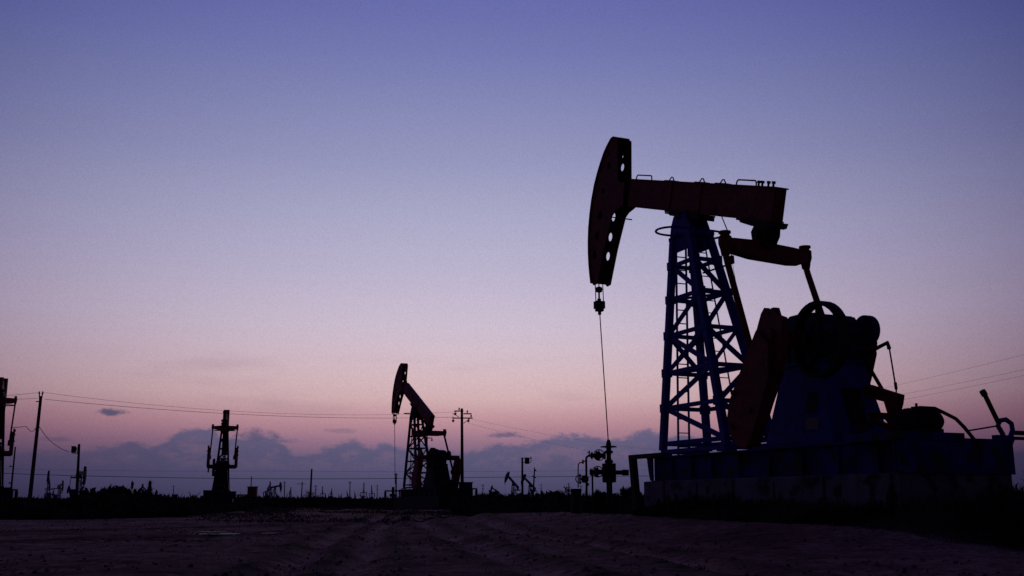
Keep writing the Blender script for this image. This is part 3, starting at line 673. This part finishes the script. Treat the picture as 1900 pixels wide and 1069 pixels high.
wire('second faint wire below it from the crossarm pole to the right', [(868,785,110),(1260,856,150)], .008, M['wireM'], .7)
wire('highest of three faint wires rising to the right edge', [(1560,737,110),(1960,643,70)], .008, M['wireM'], .12)
wire('middle of three faint wires rising to the right edge', [(1560,752,110),(1960,673,70)], .008, M['wireM'], .12)
wire('lowest of three faint wires rising to the right edge', [(1560,762,110),(1960,684,70)], .008, M['wireM'], .12)

# ------------------------------------------------------------------ small equipment round the mid pumpjacks
def control_box(label, px, pyt, pyb, wpx, Y, m, legs=True, rod=None):
    s = Y/1900.0; P = at(px, pyb, Y); z1 = at(px, pyt, Y).z; root = empty('control_box', (P.x, Y, .12)); tag(root, label, 'control box', 'control boxes beside the pumpjacks')
    w_ = wpx*s/2; zb = P.z-.12; z1 -= .12
    MB().box((-w_,-w_*.7,zb),(w_,w_*.7,z1)).build('cabinet', m, root, bevel=.02); MB().box((-w_-.05,-w_*.8,z1),(w_+.05,w_*.8,z1+.05)).build('roof', m, root)
    mb = MB()
    for x in (-w_*1.5, w_*1.9):
        mb.bar((x,0,-.1),(x,0,zb-.04),.08)
    mb.bar((-w_*1.6,0,zb-.04),(w_*2.0,0,zb-.04),.10,.08); mb.bar((-w_*.6,0,-.1),(-w_*.6,0,zb-.04),.10); mb.bar((w_*.7,0,-.1),(w_*.7,0,zb-.04),.10); mb.build('stand', M['middk'], root)
    if rod: mb = MB(); mb.tube([(-w_*.4,0,z1),(-w_*.38,0,at(px,rod,Y).z-.12)], .035, 8); mb.build('antenna', M['middk'], root)
control_box('red brown box on a stand with a rod beside the rear view pumpjack', 468, 904, 922, 16, 78, M['midred'], rod=884)
control_box('wide dark control box behind the crossarm pole at the centre', 864, 896, 920, 24, 69, M['middk'])
def rail(label, px0, px1, pyt, Y, n, m, w=.06):
    s = Y/1900.0; a = at(px0, pyt, Y); b = at(px1, pyt, Y); root = empty('guard_rail', (a.x, Y, .1)); tag(root, label, 'guard rail', 'guard rails round the pumpjacks')
    MB().bar((-.05,0,a.z-.1),(b.x-a.x+.05,0,b.z-.1),.07,.09).build('top_rail', m, root)
    for k in range(n): x = (b.x-a.x)*k/(n-1); MB().bar((x,0,-.1),(x,0,a.z-.15),w).build('post', m, root)
rail('slatted guard rail between the rear view pumpjack and the box', 437, 459, 918.5, 79, 8, M['middk'])
rail('guard rail left of the pumpjack seen from behind', 373, 394, 921, 80, 4, M['middk'], .12)
rail('guard rail in front of the centre pumpjack', 715, 745, 911, 71, 3, M['middk'], .14)
rail('low guard rail right of the control box', 873, 884, 907, 68, 2, M['middk'], .16)
rail('guard rail beside the left edge pumpjack', 4, 31, 909, 60, 4, M['middk'], .14)
mb = MB(); s_ = pj(0,0)
# centre wellhead gear
c = at(729, 925, 75); root = empty('wellhead', (c.x, 75, .1)); tag(root, 'small distant wellhead under the centre pumpjack horsehead', 'wellhead')
MB().lathe((0,0,0), ax, [(0,.12),(.9,.12),(.92,.25),(1.1,.25),(1.12,.1),(1.6,.1)], 12).build('casing', M['middk'], root); MB().bar((-.7,0,.7),(.5,0,.7),.2).build('valve', M['middk'], root)
# low shed on the horizon
c = at(352, 930, 330); root = empty('shed', (c.x, 330, .1)); tag(root, 'low hazy flat roofed shed on the horizon left of the rear view pumpjack', 'building')
MB().box((-1.2,-2,0),(1.2,2,1.35)).build('wall', M['far3'], root); MB().box((-1.35,-2.2,1.35),(1.35,2.2,1.5)).build('roof', M['far3'], root); MB().box((-6,-1.5,0),(-1.3,1.5,.75)).build('annex', M['far3'], root)

# ------------------------------------------------------------------ vegetation
def leaf_mat(name, c1, c2):
    return mat(name, c1, c2, .8, .9)
G1 = leaf_mat('dark_grass', (.02, .015, .016), (.16, .105, .085)); G1.node_tree.nodes['Principled BSDF'].inputs['Specular IOR Level'].default_value = .1
G2 = leaf_mat('dry_scrub', (.035, .028, .045), (.07, .052, .075)); G2.node_tree.nodes['Principled BSDF'].inputs['Specular IOR Level'].default_value = .1
G3 = leaf_mat('haze_tinted_scrub', (.06, .05, .09), (.10, .08, .13))  # bluish distance haze put into the foliage colour
class Grass:
    def __init__(s): s.v = []; s.f = []
    def blade(s, x, y, z, h, w, lean, ang):
        ca, sa = math.cos(ang), math.sin(ang); b = len(s.v); lx, ly = math.cos(lean[0])*lean[1]*h, math.sin(lean[0])*lean[1]*h
        wx_, wy_ = ca*w/2, sa*w/2
        s.v += [(x-wx_,y-wy_,z),(x+wx_,y+wy_,z),(x+wx_*.8+lx*.35,y+wy_*.8+ly*.35,z+h*.55),(x-wx_*.8+lx*.35,y-wy_*.8+ly*.35,z+h*.55),(x+lx,y+ly,z+h*(1-.25*lean[1]))]
        s.f += [(b,b+1,b+2,b+3),(b+3,b+2,b+4)]
    def seed(s, x, y, z, h, w, lean, ang):      # reed with a plume
        s.blade(x, y, z, h, w, lean, ang); lx, ly = math.cos(lean[0])*lean[1]*h, math.sin(lean[0])*lean[1]*h
        for k in range(4): s.blade(x+lx*.8, y+ly*.8, z+h*(.72+.05*k), h*.20, w*3, (R.uniform(0,6.3), R.uniform(.2,.9)), R.uniform(0,3.1))
    def done(s, name, m, label, cat='grass'):
        me = bpy.data.meshes.new(name); me.from_pydata(s.v, [], s.f); me.materials.append(m); o = bpy.data.objects.new(name, me); col.objects.link(o)
        return tag(o, label, cat, kind='stuff')
def clump(x, y, sc_=.35): return noise.noise(Vector((x*sc_, y*sc_, 20)))*.5 + noise.noise(Vector((x*sc_*3, y*sc_*3, 30)))*.35
def lerp_tab(tab, x):
    if x <= tab[0][0]: return tab[0][1]
    for (a, va), (b, vb) in zip(tab, tab[1:]):
        if x <= b: return va + (vb-va)*(x-a)/(b-a)
    return tab[-1][1]
def field(g, n, px0, px1, Yn, Yf, top_py, bias=1.6, wid=.0011, minh=.12, reeds=.04):
    """blades between the near edge Yn(px) and Yf; top_py(px) is the height of the tips on the skyline"""
    for _ in range(n):
        px = R.uniform(px0, px1); yn = lerp_tab(Yn, px); Y = yn + (Yf-yn)*(R.random()**bias)
        x = (px-950)/1900.0*Y; k = clump(x, Y)
        rel = Vector((x, Y, 0)) - PO; u = rel.dot(UU); v = rel.dot(VV)
        if -1.2 < u < 7.1 and abs(v) < 1.12: continue
        edge = sstep(0, yn*.12, Y-yn + yn*.05*(k+R.uniform(-.4,.4)))
        gz = ground_z(x, Y) if Y < 90 else .15
        zt = CAMZ + (930-lerp_tab(top_py, px))*Y/1900.0
        hmax = max(minh, zt-gz)*(.35+.65*edge)
        h = hmax*max(.25, min(1.25, .72 + k*.9 + R.uniform(-.28,.25)))
        f_ = g.seed if R.random() < reeds else g.blade
        f_(x, Y, gz-.03, h, max(.008, Y*wid*R.uniform(.6,1.3)), (R.uniform(0,6.28), R.uniform(.05,.65)), R.uniform(-.7,.7))
# weeds at the left
g = Grass()
tabT = [(-40,922),(60,924),(140,925),(175,915),(200,908),(235,902),(262,912),(285,918),(310,918),(340,925),(400,931),(480,934)]
field(g, 30000, -60, 480, [(-60,31),(200,31),(360,33),(420,40),(480,52)], 75, tabT, 1.5, reeds=.10)
g.done('weeds', G1, 'dark weeds and tall grass along the left of the dirt clearing', 'weeds')
g = Grass()
field(g, 15000, 430, 880, [(430,66),(520,84),(700,88),(790,66),(880,46)], 135, [(430,934),(520,928),(600,922),(650,925),(700,930),(770,936),(880,925)], 1.3)
g.done('rough_grass', G1, 'rough dark grass in front of and around the centre pumpjack', 'grass')
g = Grass()
field(g, 24000, 840, 1230, [(840,40),(900,34),(1000,31),(1100,26.5),(1230,20)], 62, [(840,922),(900,915),(960,917),(1030,915),(1100,915),(1160,918),(1230,926)], 1.4)
g.done('rough_grass', G1, 'tangled dark grass around the wellhead', 'grass')
g = Grass()
field(g, 42000, 1170, 1960, [(1170,20.5),(1300,17.5),(1500,14.6),(1700,12.6),(1960,11.2)], 21, [(1170,922),(1300,913),(1500,912),(1650,908),(1800,906),(1885,900),(1960,886)], 1.0, .0008, .1, .02)
g.done('tall_grass', G1, 'tall dark grass hiding the foot of the concrete plinth', 'grass')
g = Grass()
for _ in range(14000):
    px = R.uniform(-80, 1980); Y = R.uniform(90, 420); x = (px-950)/1900.0*Y; k = clump(x, Y, .03)
    g.blade(x, Y, .1, max(.3, 1.0 + k*1.8 + R.uniform(-.3,.4)), Y*.0022, (R.uniform(0,6.28), R.uniform(.1,.8)), R.uniform(-.6,.6))
g.done('distant_scrub', G2, 'distant strip of scrub along the horizon', 'scrub')
g = Grass()
for _ in range(9000):
    px = R.uniform(-80, 1980); Y = R.uniform(430, 900); x = (px-950)/1900.0*Y; k = clump(x, Y, .012)
    g.blade(x, Y, .1, max(.5, 2.0 + k*4.0 + R.uniform(-.5,.6)), Y*.0028, (R.uniform(0,6.28), R.uniform(.1,.6)), R.uniform(-.6,.6))
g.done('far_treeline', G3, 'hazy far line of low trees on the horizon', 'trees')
# short stubble over the clearing
g = Grass()
for _ in range(9000):
    Y = 8 + 40*R.random()**1.3; px = R.uniform(-60, 1300); x = (px-950)/1900.0*Y
    if clump(x, Y, .8) < .12: continue
    g.blade(x, Y, ground_z(x, Y)-.005, R.uniform(.02,.07), max(.004, Y*.0006), (R.uniform(0,6.28), R.uniform(.3,1.2)), R.uniform(-1.5,1.5))
for _ in range(26000):
    Y = 27 + 62*R.random()**1.1; px = R.uniform(330, 930); x = (px-950)/1900.0*Y
    if noise.noise(Vector((x*.22, Y*.13, 50))) + .5*noise.noise(Vector((x*.8, Y*.5, 60))) < -.02: continue
    g.blade(x, Y, ground_z(x, Y)-.005, R.uniform(.03,.11), max(.004, Y*.0008), (R.uniform(0,6.28), R.uniform(.3,1.2)), R.uniform(-1.5,1.5))
g.done('stubble', G1, 'sparse short stubble scattered over the bare soil', 'stubble')

g = MB()
for _ in range(2600):
    Y = 6.5 + 24*R.random()**1.5; px = R.uniform(-60, 1960); x = (px-950)/1900.0*Y
    if noise.noise(Vector((x*.5, Y*.5, 70))) < -.05: continue
    r_ = R.uniform(.006, .022)*(1 + .03*Y); z = ground_z(x, Y); n_ = 5; a0_ = R.uniform(0, 6)
    ring = [(x + r_*R.uniform(.7,1.3)*math.cos(a0_+k*1.257), Y + r_*R.uniform(.7,1.3)*math.sin(a0_+k*1.257), z - .004) for k in range(5)]
    top_ = [(x + .55*(q[0]-x), Y + .55*(q[1]-Y), z + r_*R.uniform(.5,.9)) for q in ring]
    g.add(ring + top_, [(k, (k+1)%5, 5+(k+1)%5, 5+k) for k in range(5)] + [(5,6,7,8,9)])
tag(g.build('gravel', mat('clods', (.08,.05,.06), (.42,.28,.30), 3, .95)), 'small stones and dry clods scattered over the bare soil', 'gravel', kind='stuff')
def shrub(label, px, Y, wid, top_py, m, n=700, name='shrub', conical=False, group='shrubs on the field'):
    x = (px-950)/1900.0*Y; gz = ground_z(x, Y) if Y < 90 else .15; H = CAMZ + (930-top_py)*Y/1900.0 - gz; rw = wid*Y/1900.0/2
    root = empty(name, (x, Y, gz)); tag(root, label, 'shrub', group)
    mb = MB(); mb.tube([(0,0,-.1),(.02,0,H*.5),(0,.02,H*.8)], .03*H, 6, .01)
    for k in range(7):
        a = k*.9+R.random(); z0 = H*R.uniform(.15,.5); mb.tube([(0,0,z0),(math.cos(a)*rw*.5,math.sin(a)*rw*.5,z0+H*.2),(math.cos(a)*rw*.75,math.sin(a)*rw*.75,z0+H*.38)], .012*H, 5, .004)
    mb.build('stem', M['wood'], root)
    g = Grass(); cl = [(R.uniform(-.6,.6)*rw, R.uniform(-.6,.6)*rw, H*R.uniform(.25,.78), R.uniform(.3,.5)*rw) for _ in range(9)]
    for _ in range(n):
        if conical:
            t_ = R.random()**.8; rr = rw*(1-t_)*(.7+.5*R.random())*(1-.3*math.sin(t_*25)); a = R.uniform(0,6.28); q = (rr*math.cos(a), rr*math.sin(a), H*.06+H*.94*t_)
        else:
            c_ = R.choice(cl); a = R.uniform(0,6.28); ph_ = R.uniform(-1.3,1.5); r_ = c_[3]*R.uniform(.5,1.15)
            q = (c_[0]+r_*math.cos(a)*math.cos(ph_), c_[1]+r_*math.sin(a)*math.cos(ph_), max(.02, c_[2]+r_*1.1*math.sin(ph_)))
        g.blade(q[0], q[1], q[2], R.uniform(.05,.13)*H, R.uniform(.02,.05)*H, (R.uniform(0,6.28), R.uniform(.2,1.4)), R.uniform(0,3.14))
    me = bpy.data.meshes.new('foliage'); me.from_pydata(g.v, [], g.f); me.materials.append(m); o = bpy.data.objects.new('foliage', me); col.objects.link(o); o.parent = root
shrub('rounded dark shrub between the wellhead and the support frame', 1163, 29, 36, 896, G1, 1300)
shrub('low spreading shrub just left of the wellhead casing', 1110, 33, 34, 903, G1, 1000)
shrub('low shrub behind the drain pipes of the wellhead', 1142, 34, 26, 902, G1, 700)
shrub('windswept tall weed clump at the left in front of a tiny pumpjack', 232, 40, 34, 896, G1, 900)
shrub('ragged weed clump left of the windswept one', 205, 44, 30, 910, G1, 700)
shrub('slim cone shaped bush left of the rear view pumpjack', 290, 75, 17, 897, M['middk'], 900, conical=True)
shrub('bushy shrub right of the wide control box', 905, 50, 46, 914, G1, 900)
shrub('scrubby bush between the drum pole and the metal drum', 1040, 52, 50, 909, G1, 900)
shrub('thin bush below the bare centre pole', 590, 90, 40, 915, G1, 800)
shrub('leafy stalk growing at the right edge of the picture', 1893, 15.5, 22, 858, G1, 120)
shrub('low bush right of the leaning thin pole at the left', 42, 70, 30, 920, G1, 700)

# ------------------------------------------------------------------ sky
world = bpy.data.worlds.new('World'); scene.world = world; world.use_nodes = True
N = world.node_tree.nodes; L = world.node_tree.links; N.clear()
out = N.new('ShaderNodeOutputWorld'); bg = N.new('ShaderNodeBackground'); L.new(bg.outputs[0], out.inputs[0])
def val(x):
    if isinstance(x, (int, float)): return None
    return x
def math_(op, a, b=None, c=None, clamp=False):
    n = N.new('ShaderNodeMath'); n.operation = op; n.use_clamp = clamp
    for i, x in enumerate((a, b, c)):
        if x is None: continue
        if isinstance(x, (int, float)): n.inputs[i].default_value = x
        else: L.new(x, n.inputs[i])
    return n.outputs[0]
def mapr(x, a, b, c=0.0, d=1.0, smooth=True):
    n = N.new('ShaderNodeMapRange'); n.interpolation_type = 'SMOOTHSTEP' if smooth else 'LINEAR'
    L.new(x, n.inputs[0])
    for i, q in enumerate((a, b, c, d)): n.inputs[i+1].default_value = q
    return n.outputs[0]
tc = N.new('ShaderNodeTexCoord'); sp = N.new('ShaderNodeSeparateXYZ'); L.new(tc.outputs['Generated'], sp.inputs[0])
X_, Y_, Z_ = sp.outputs
el = math_('MULTIPLY', math_('ARCSINE', Z_), 57.29578)         # degrees of elevation
az = math_('MULTIPLY', math_('ARCTAN2', X_, Y_), 57.29578)      # degrees right of +Y
def el_px(py): return math.degrees(TILT - math.atan((py-534.5)/1900.0))
def az_px(px): return math.degrees(math.atan((px-950)/1940.0))
def lin(c): return tuple(((v/255.0)/12.92 if v/255.0 <= .04045 else ((v/255.0+.055)/1.055)**2.4) for v in c)
def ramp(fac, stops, lo, hi):
    r = N.new('ShaderNodeValToRGB'); e = r.color_ramp.elements; r.color_ramp.interpolation = 'B_SPLINE' if 0 else 'EASE' if 0 else 'LINEAR'
    st = sorted([((p-lo)/(hi-lo), c) for p, c in stops])
    while len(e) < len(st): e.new(.5)
    for k, (p, c) in enumerate(st): e[k].position = max(0, min(1, p)); e[k].color = (*lin(c), 1)
    L.new(mapr(fac, lo, hi, 0, 1, False), r.inputs[0]); return r.outputs[0]
SKY = [(930,(66,61,92)),(905,(76,72,103)),(880,(88,82,113)),(850,(112,94,122)),(820,(150,114,136)),(795,(178,134,147)),(775,(192,148,157)),(740,(209,175,178)),(700,(212,184,190)),
       (650,(209,188,201)),(600,(203,189,207)),(500,(186,179,205)),(400,(169,168,199)),(300,(150,151,190)),(200,(133,137,182)),(100,(116,121,177)),(0,(103,108,171))]
stops = [(el_px(py), c) for py, c in SKY] + [(38,(78,84,146)),(60,(52,58,112)),(90,(38,44,92)),(-3,(54,48,86))]
sky = ramp(el, stops, -3, 90)
# side-to-side falloff of the afterglow and dark half of the sky behind the viewer
daz = math_('SUBTRACT', az, -2.5)
fall = math_('POWER', math_('MULTIPLY', math_('ABSOLUTE', daz), .1), 2.0)
fall = math_('SUBTRACT', 1.0, math_('MULTIPLY', fall, mapr(el, 1.0, 14.0, .076, .056))); fall = math_('MAXIMUM', fall, .22)
def cmul(c, f):
    n = N.new('ShaderNodeVectorMath'); n.operation = 'SCALE'; L.new(c, n.inputs[0]); 
    if isinstance(f, (int, float)): n.inputs['Scale'].default_value = f
    else: L.new(f, n.inputs['Scale'])
    return n.outputs[0]
def mixc(f, a, b):
    n = N.new('ShaderNodeMixRGB')
    if isinstance(f, (int, float)): n.inputs[0].default_value = f
    else: L.new(f, n.inputs[0])
    for i, c in ((1, a), (2, b)):
        if isinstance(c, tuple): n.inputs[i].default_value = (*c, 1)
        else: L.new(c, n.inputs[i])
    return n.outputs[0]
# cloud bank
cmb = N.new('ShaderNodeCombineXYZ'); L.new(math_('MULTIPLY', az, .95), cmb.inputs[0]); L.new(math_('MULTIPLY', el, 1.7), cmb.inputs[1])
nz = N.new('ShaderNodeTexNoise'); nz.inputs['Scale'].default_value = 1.0; nz.inputs['Detail'].default_value = 11; nz.inputs['Roughness'].default_value = .68; L.new(cmb.outputs[0], nz.inputs['Vector'])
nf = math_('SUBTRACT', nz.outputs['Fac'], .5)
cmb2 = N.new('ShaderNodeCombineXYZ'); L.new(math_('MULTIPLY', az, .10), cmb2.inputs[0]); L.new(math_('MULTIPLY', el, .5), cmb2.inputs[1])
nz2 = N.new('ShaderNodeTexNoise'); nz2.inputs['Scale'].default_value = 1.0; nz2.inputs['Detail'].default_value = 5; L.new(cmb2.outputs[0], nz2.inputs['Vector'])
nf2 = math_('SUBTRACT', nz2.outputs['Fac'], .5)
fc = N.new('ShaderNodeFloatCurve')
EDGE = [(-300,855),(0,850),(60,846),(130,842),(205,836),(235,826),(262,834),(285,832),(305,815),(340,802),(375,796),(395,808),(450,812),(500,812),(518,822),(532,834),(548,844),(565,846),(590,834),(615,826),(640,822),(668,820),(690,830),(705,822),(725,822),(745,834),(775,818),(800,832),(850,838),(895,830),(930,822),(970,824),(1005,816),(1040,808),(1085,806),(1110,814),(1145,818),(1170,806),(1195,800),(1225,806),(1260,808),(1330,812),(1420,806),(1500,812),(1600,818),(1700,828),(1800,836),(1900,842),(2200,850)]
cv = fc.mapping.curves[0]
while len(cv.points) > 2: cv.points.remove(cv.points[1])
a0, a1 = -36.0, 36.0
pts_ = [((az_px(px)-a0)/(a1-a0), el_px(py)/8.0) for px, py in EDGE]
cv.points[0].location = (0, pts_[0][1]); cv.points[1].location = (1, pts_[-1][1])
for p in pts_: cv.points.new(*p)
fc.mapping.update()
L.new(mapr(az, a0, a1, 0, 1, False), fc.inputs['Value'])
edge = math_('MULTIPLY', fc.outputs[0], 8.0)
d_ = math_('ADD', math_('SUBTRACT', edge, el), math_('MULTIPLY', nf, 1.45))
bank = mapr(d_, -.12, .26)
deep = mapr(d_, .0, 2.4)
cloudc = ramp(el, [(el_px(795),(100,98,132)),(el_px(820),(92,91,124)),(el_px(850),(85,84,115)),(el_px(880),(81,78,110)),(el_px(905),(74,71,102)),(el_px(930),(64,60,91))], -3, 10)
inner = mapr(nf2, -.12, .16)
tops = mixc(math_('MULTIPLY', mapr(math_('ADD', nf2, nf), -.10, .16), mapr(el, 1.3, 2.6, 0, .45)), cloudc, lin((132,104,128)))
cloud_col = mixc(mapr(d_, .25, .95), cloudc, tops)
azop = mapr(daz, 10, 26, .94, .74)
azol = mapr(az, az_px(60), az_px(290), .5, .95)
colr = mixc(math_('MULTIPLY', bank, math_('MULTIPLY', azop, azol)), sky, cloud_col)
def puff(colr, px, py, rx, ry, c, op, nk=1.3):
    a = math_('DIVIDE', math_('SUBTRACT', az, az_px(px)), rx/33.5); b = math_('DIVIDE', math_('SUBTRACT', el, el_px(py)), ry/33.5)
    # flat base: squeeze below the middle
    b2 = math_('MULTIPLY', b, math_('ADD', 1.0, math_('MULTIPLY', math_('LESS_THAN', b, 0.0), .6)))
    r = math_('SQRT', math_('ADD', math_('MULTIPLY', a, a), math_('MULTIPLY', b2, b2)))
    r = math_('SUBTRACT', r, math_('MULTIPLY', nf, nk*2.6))
    return mixc(math_('MULTIPLY', mapr(r, 1.2, .2), op), colr, lin(c))
colr = puff(colr, 192, 777, 27, 8, (92,90,120), .9)
colr = puff(colr, 98, 826, 30, 6, (112,94,122), .6)
colr = puff(colr, 236, 832, 30, 8, (98,90,120), .8)
colr = puff(colr, 935, 809, 36, 8, (104,92,122), .85)
colr = puff(colr, 625, 802, 34, 6, (140,112,134), .7)
colr = puff(colr, 520, 822, 30, 7, (104,94,124), .7)
colr = puff(colr, 1640, 812, 90, 10, (130,102,140), .5)
colr = puff(colr, 470, 815, 50, 14, (92,88,120), .7)
# thin high haze streaks low in the pink band
stk = math_('MULTIPLY', mapr(nf2, .02, .2), math_('MULTIPLY', mapr(el, el_px(800), el_px(760)), mapr(el, el_px(640), el_px(700))))
colr = mixc(math_('MULTIPLY', stk, .26), colr, lin((160,132,150)))
b3 = N.new('ShaderNodeCombineXYZ'); hi_ = mapr(el, 8, 26, 0, 1)
L.new(math_('POWER', fall, math_('ADD', 1.07, math_('MULTIPLY', hi_, .16))), b3.inputs[0]); L.new(math_('POWER', fall, 1.16), b3.inputs[1]); L.new(math_('POWER', fall, math_('SUBTRACT', .92, math_('MULTIPLY', hi_, .17))), b3.inputs[2])
vm = N.new('ShaderNodeVectorMath'); vm.operation = 'MULTIPLY'; L.new(colr, vm.inputs[0]); L.new(b3.outputs[0], vm.inputs[1]); colr = vm.outputs[0]
back = mapr(Y_, -.2, .75, .27, 1.0)
colr = cmul(colr, back)
# fine film-like grain multiplied into the sky colour
gn = N.new('ShaderNodeTexNoise'); gn.inputs['Scale'].default_value = 900; gn.inputs['Detail'].default_value = 0; L.new(tc.outputs['Generated'], gn.inputs['Vector'])
colr = cmul(colr, mapr(gn.outputs['Fac'], .2, .8, .935, 1.065, False))
# a trace of physical sky with the sun just under the horizon
st = N.new('ShaderNodeTexSky'); st.sky_type = 'NISHITA'; st.sun_disc = False; st.sun_elevation = rad(1.0); st.sun_rotation = rad(-6)
colr2 = N.new('ShaderNodeVectorMath'); colr2.operation = 'ADD'; L.new(colr, colr2.inputs[0]); L.new(cmul(st.outputs[0], .00005), colr2.inputs[1])
L.new(colr2.outputs[0], bg.inputs[0]); bg.inputs[1].default_value = 1.0

sd = bpy.data.lights.new('sun', 'SUN'); sun = bpy.data.objects.new('sun', sd); col.objects.link(sun)
sd.energy = .06; sd.angle = rad(12); sd.color = (1, .72, .68)
sun.rotation_euler = (rad(90-3), 0, rad(180+6)); sun.location = (0, 60, 30)

scene.view_settings.view_transform = 'Standard'; scene.view_settings.look = 'None'; scene.view_settings.exposure = 0
scene.render.engine = 'CYCLES'; scene.cycles.max_bounces = 4; scene.cycles.use_denoising = True
scene.world.cycles.sampling_method = 'AUTOMATIC'
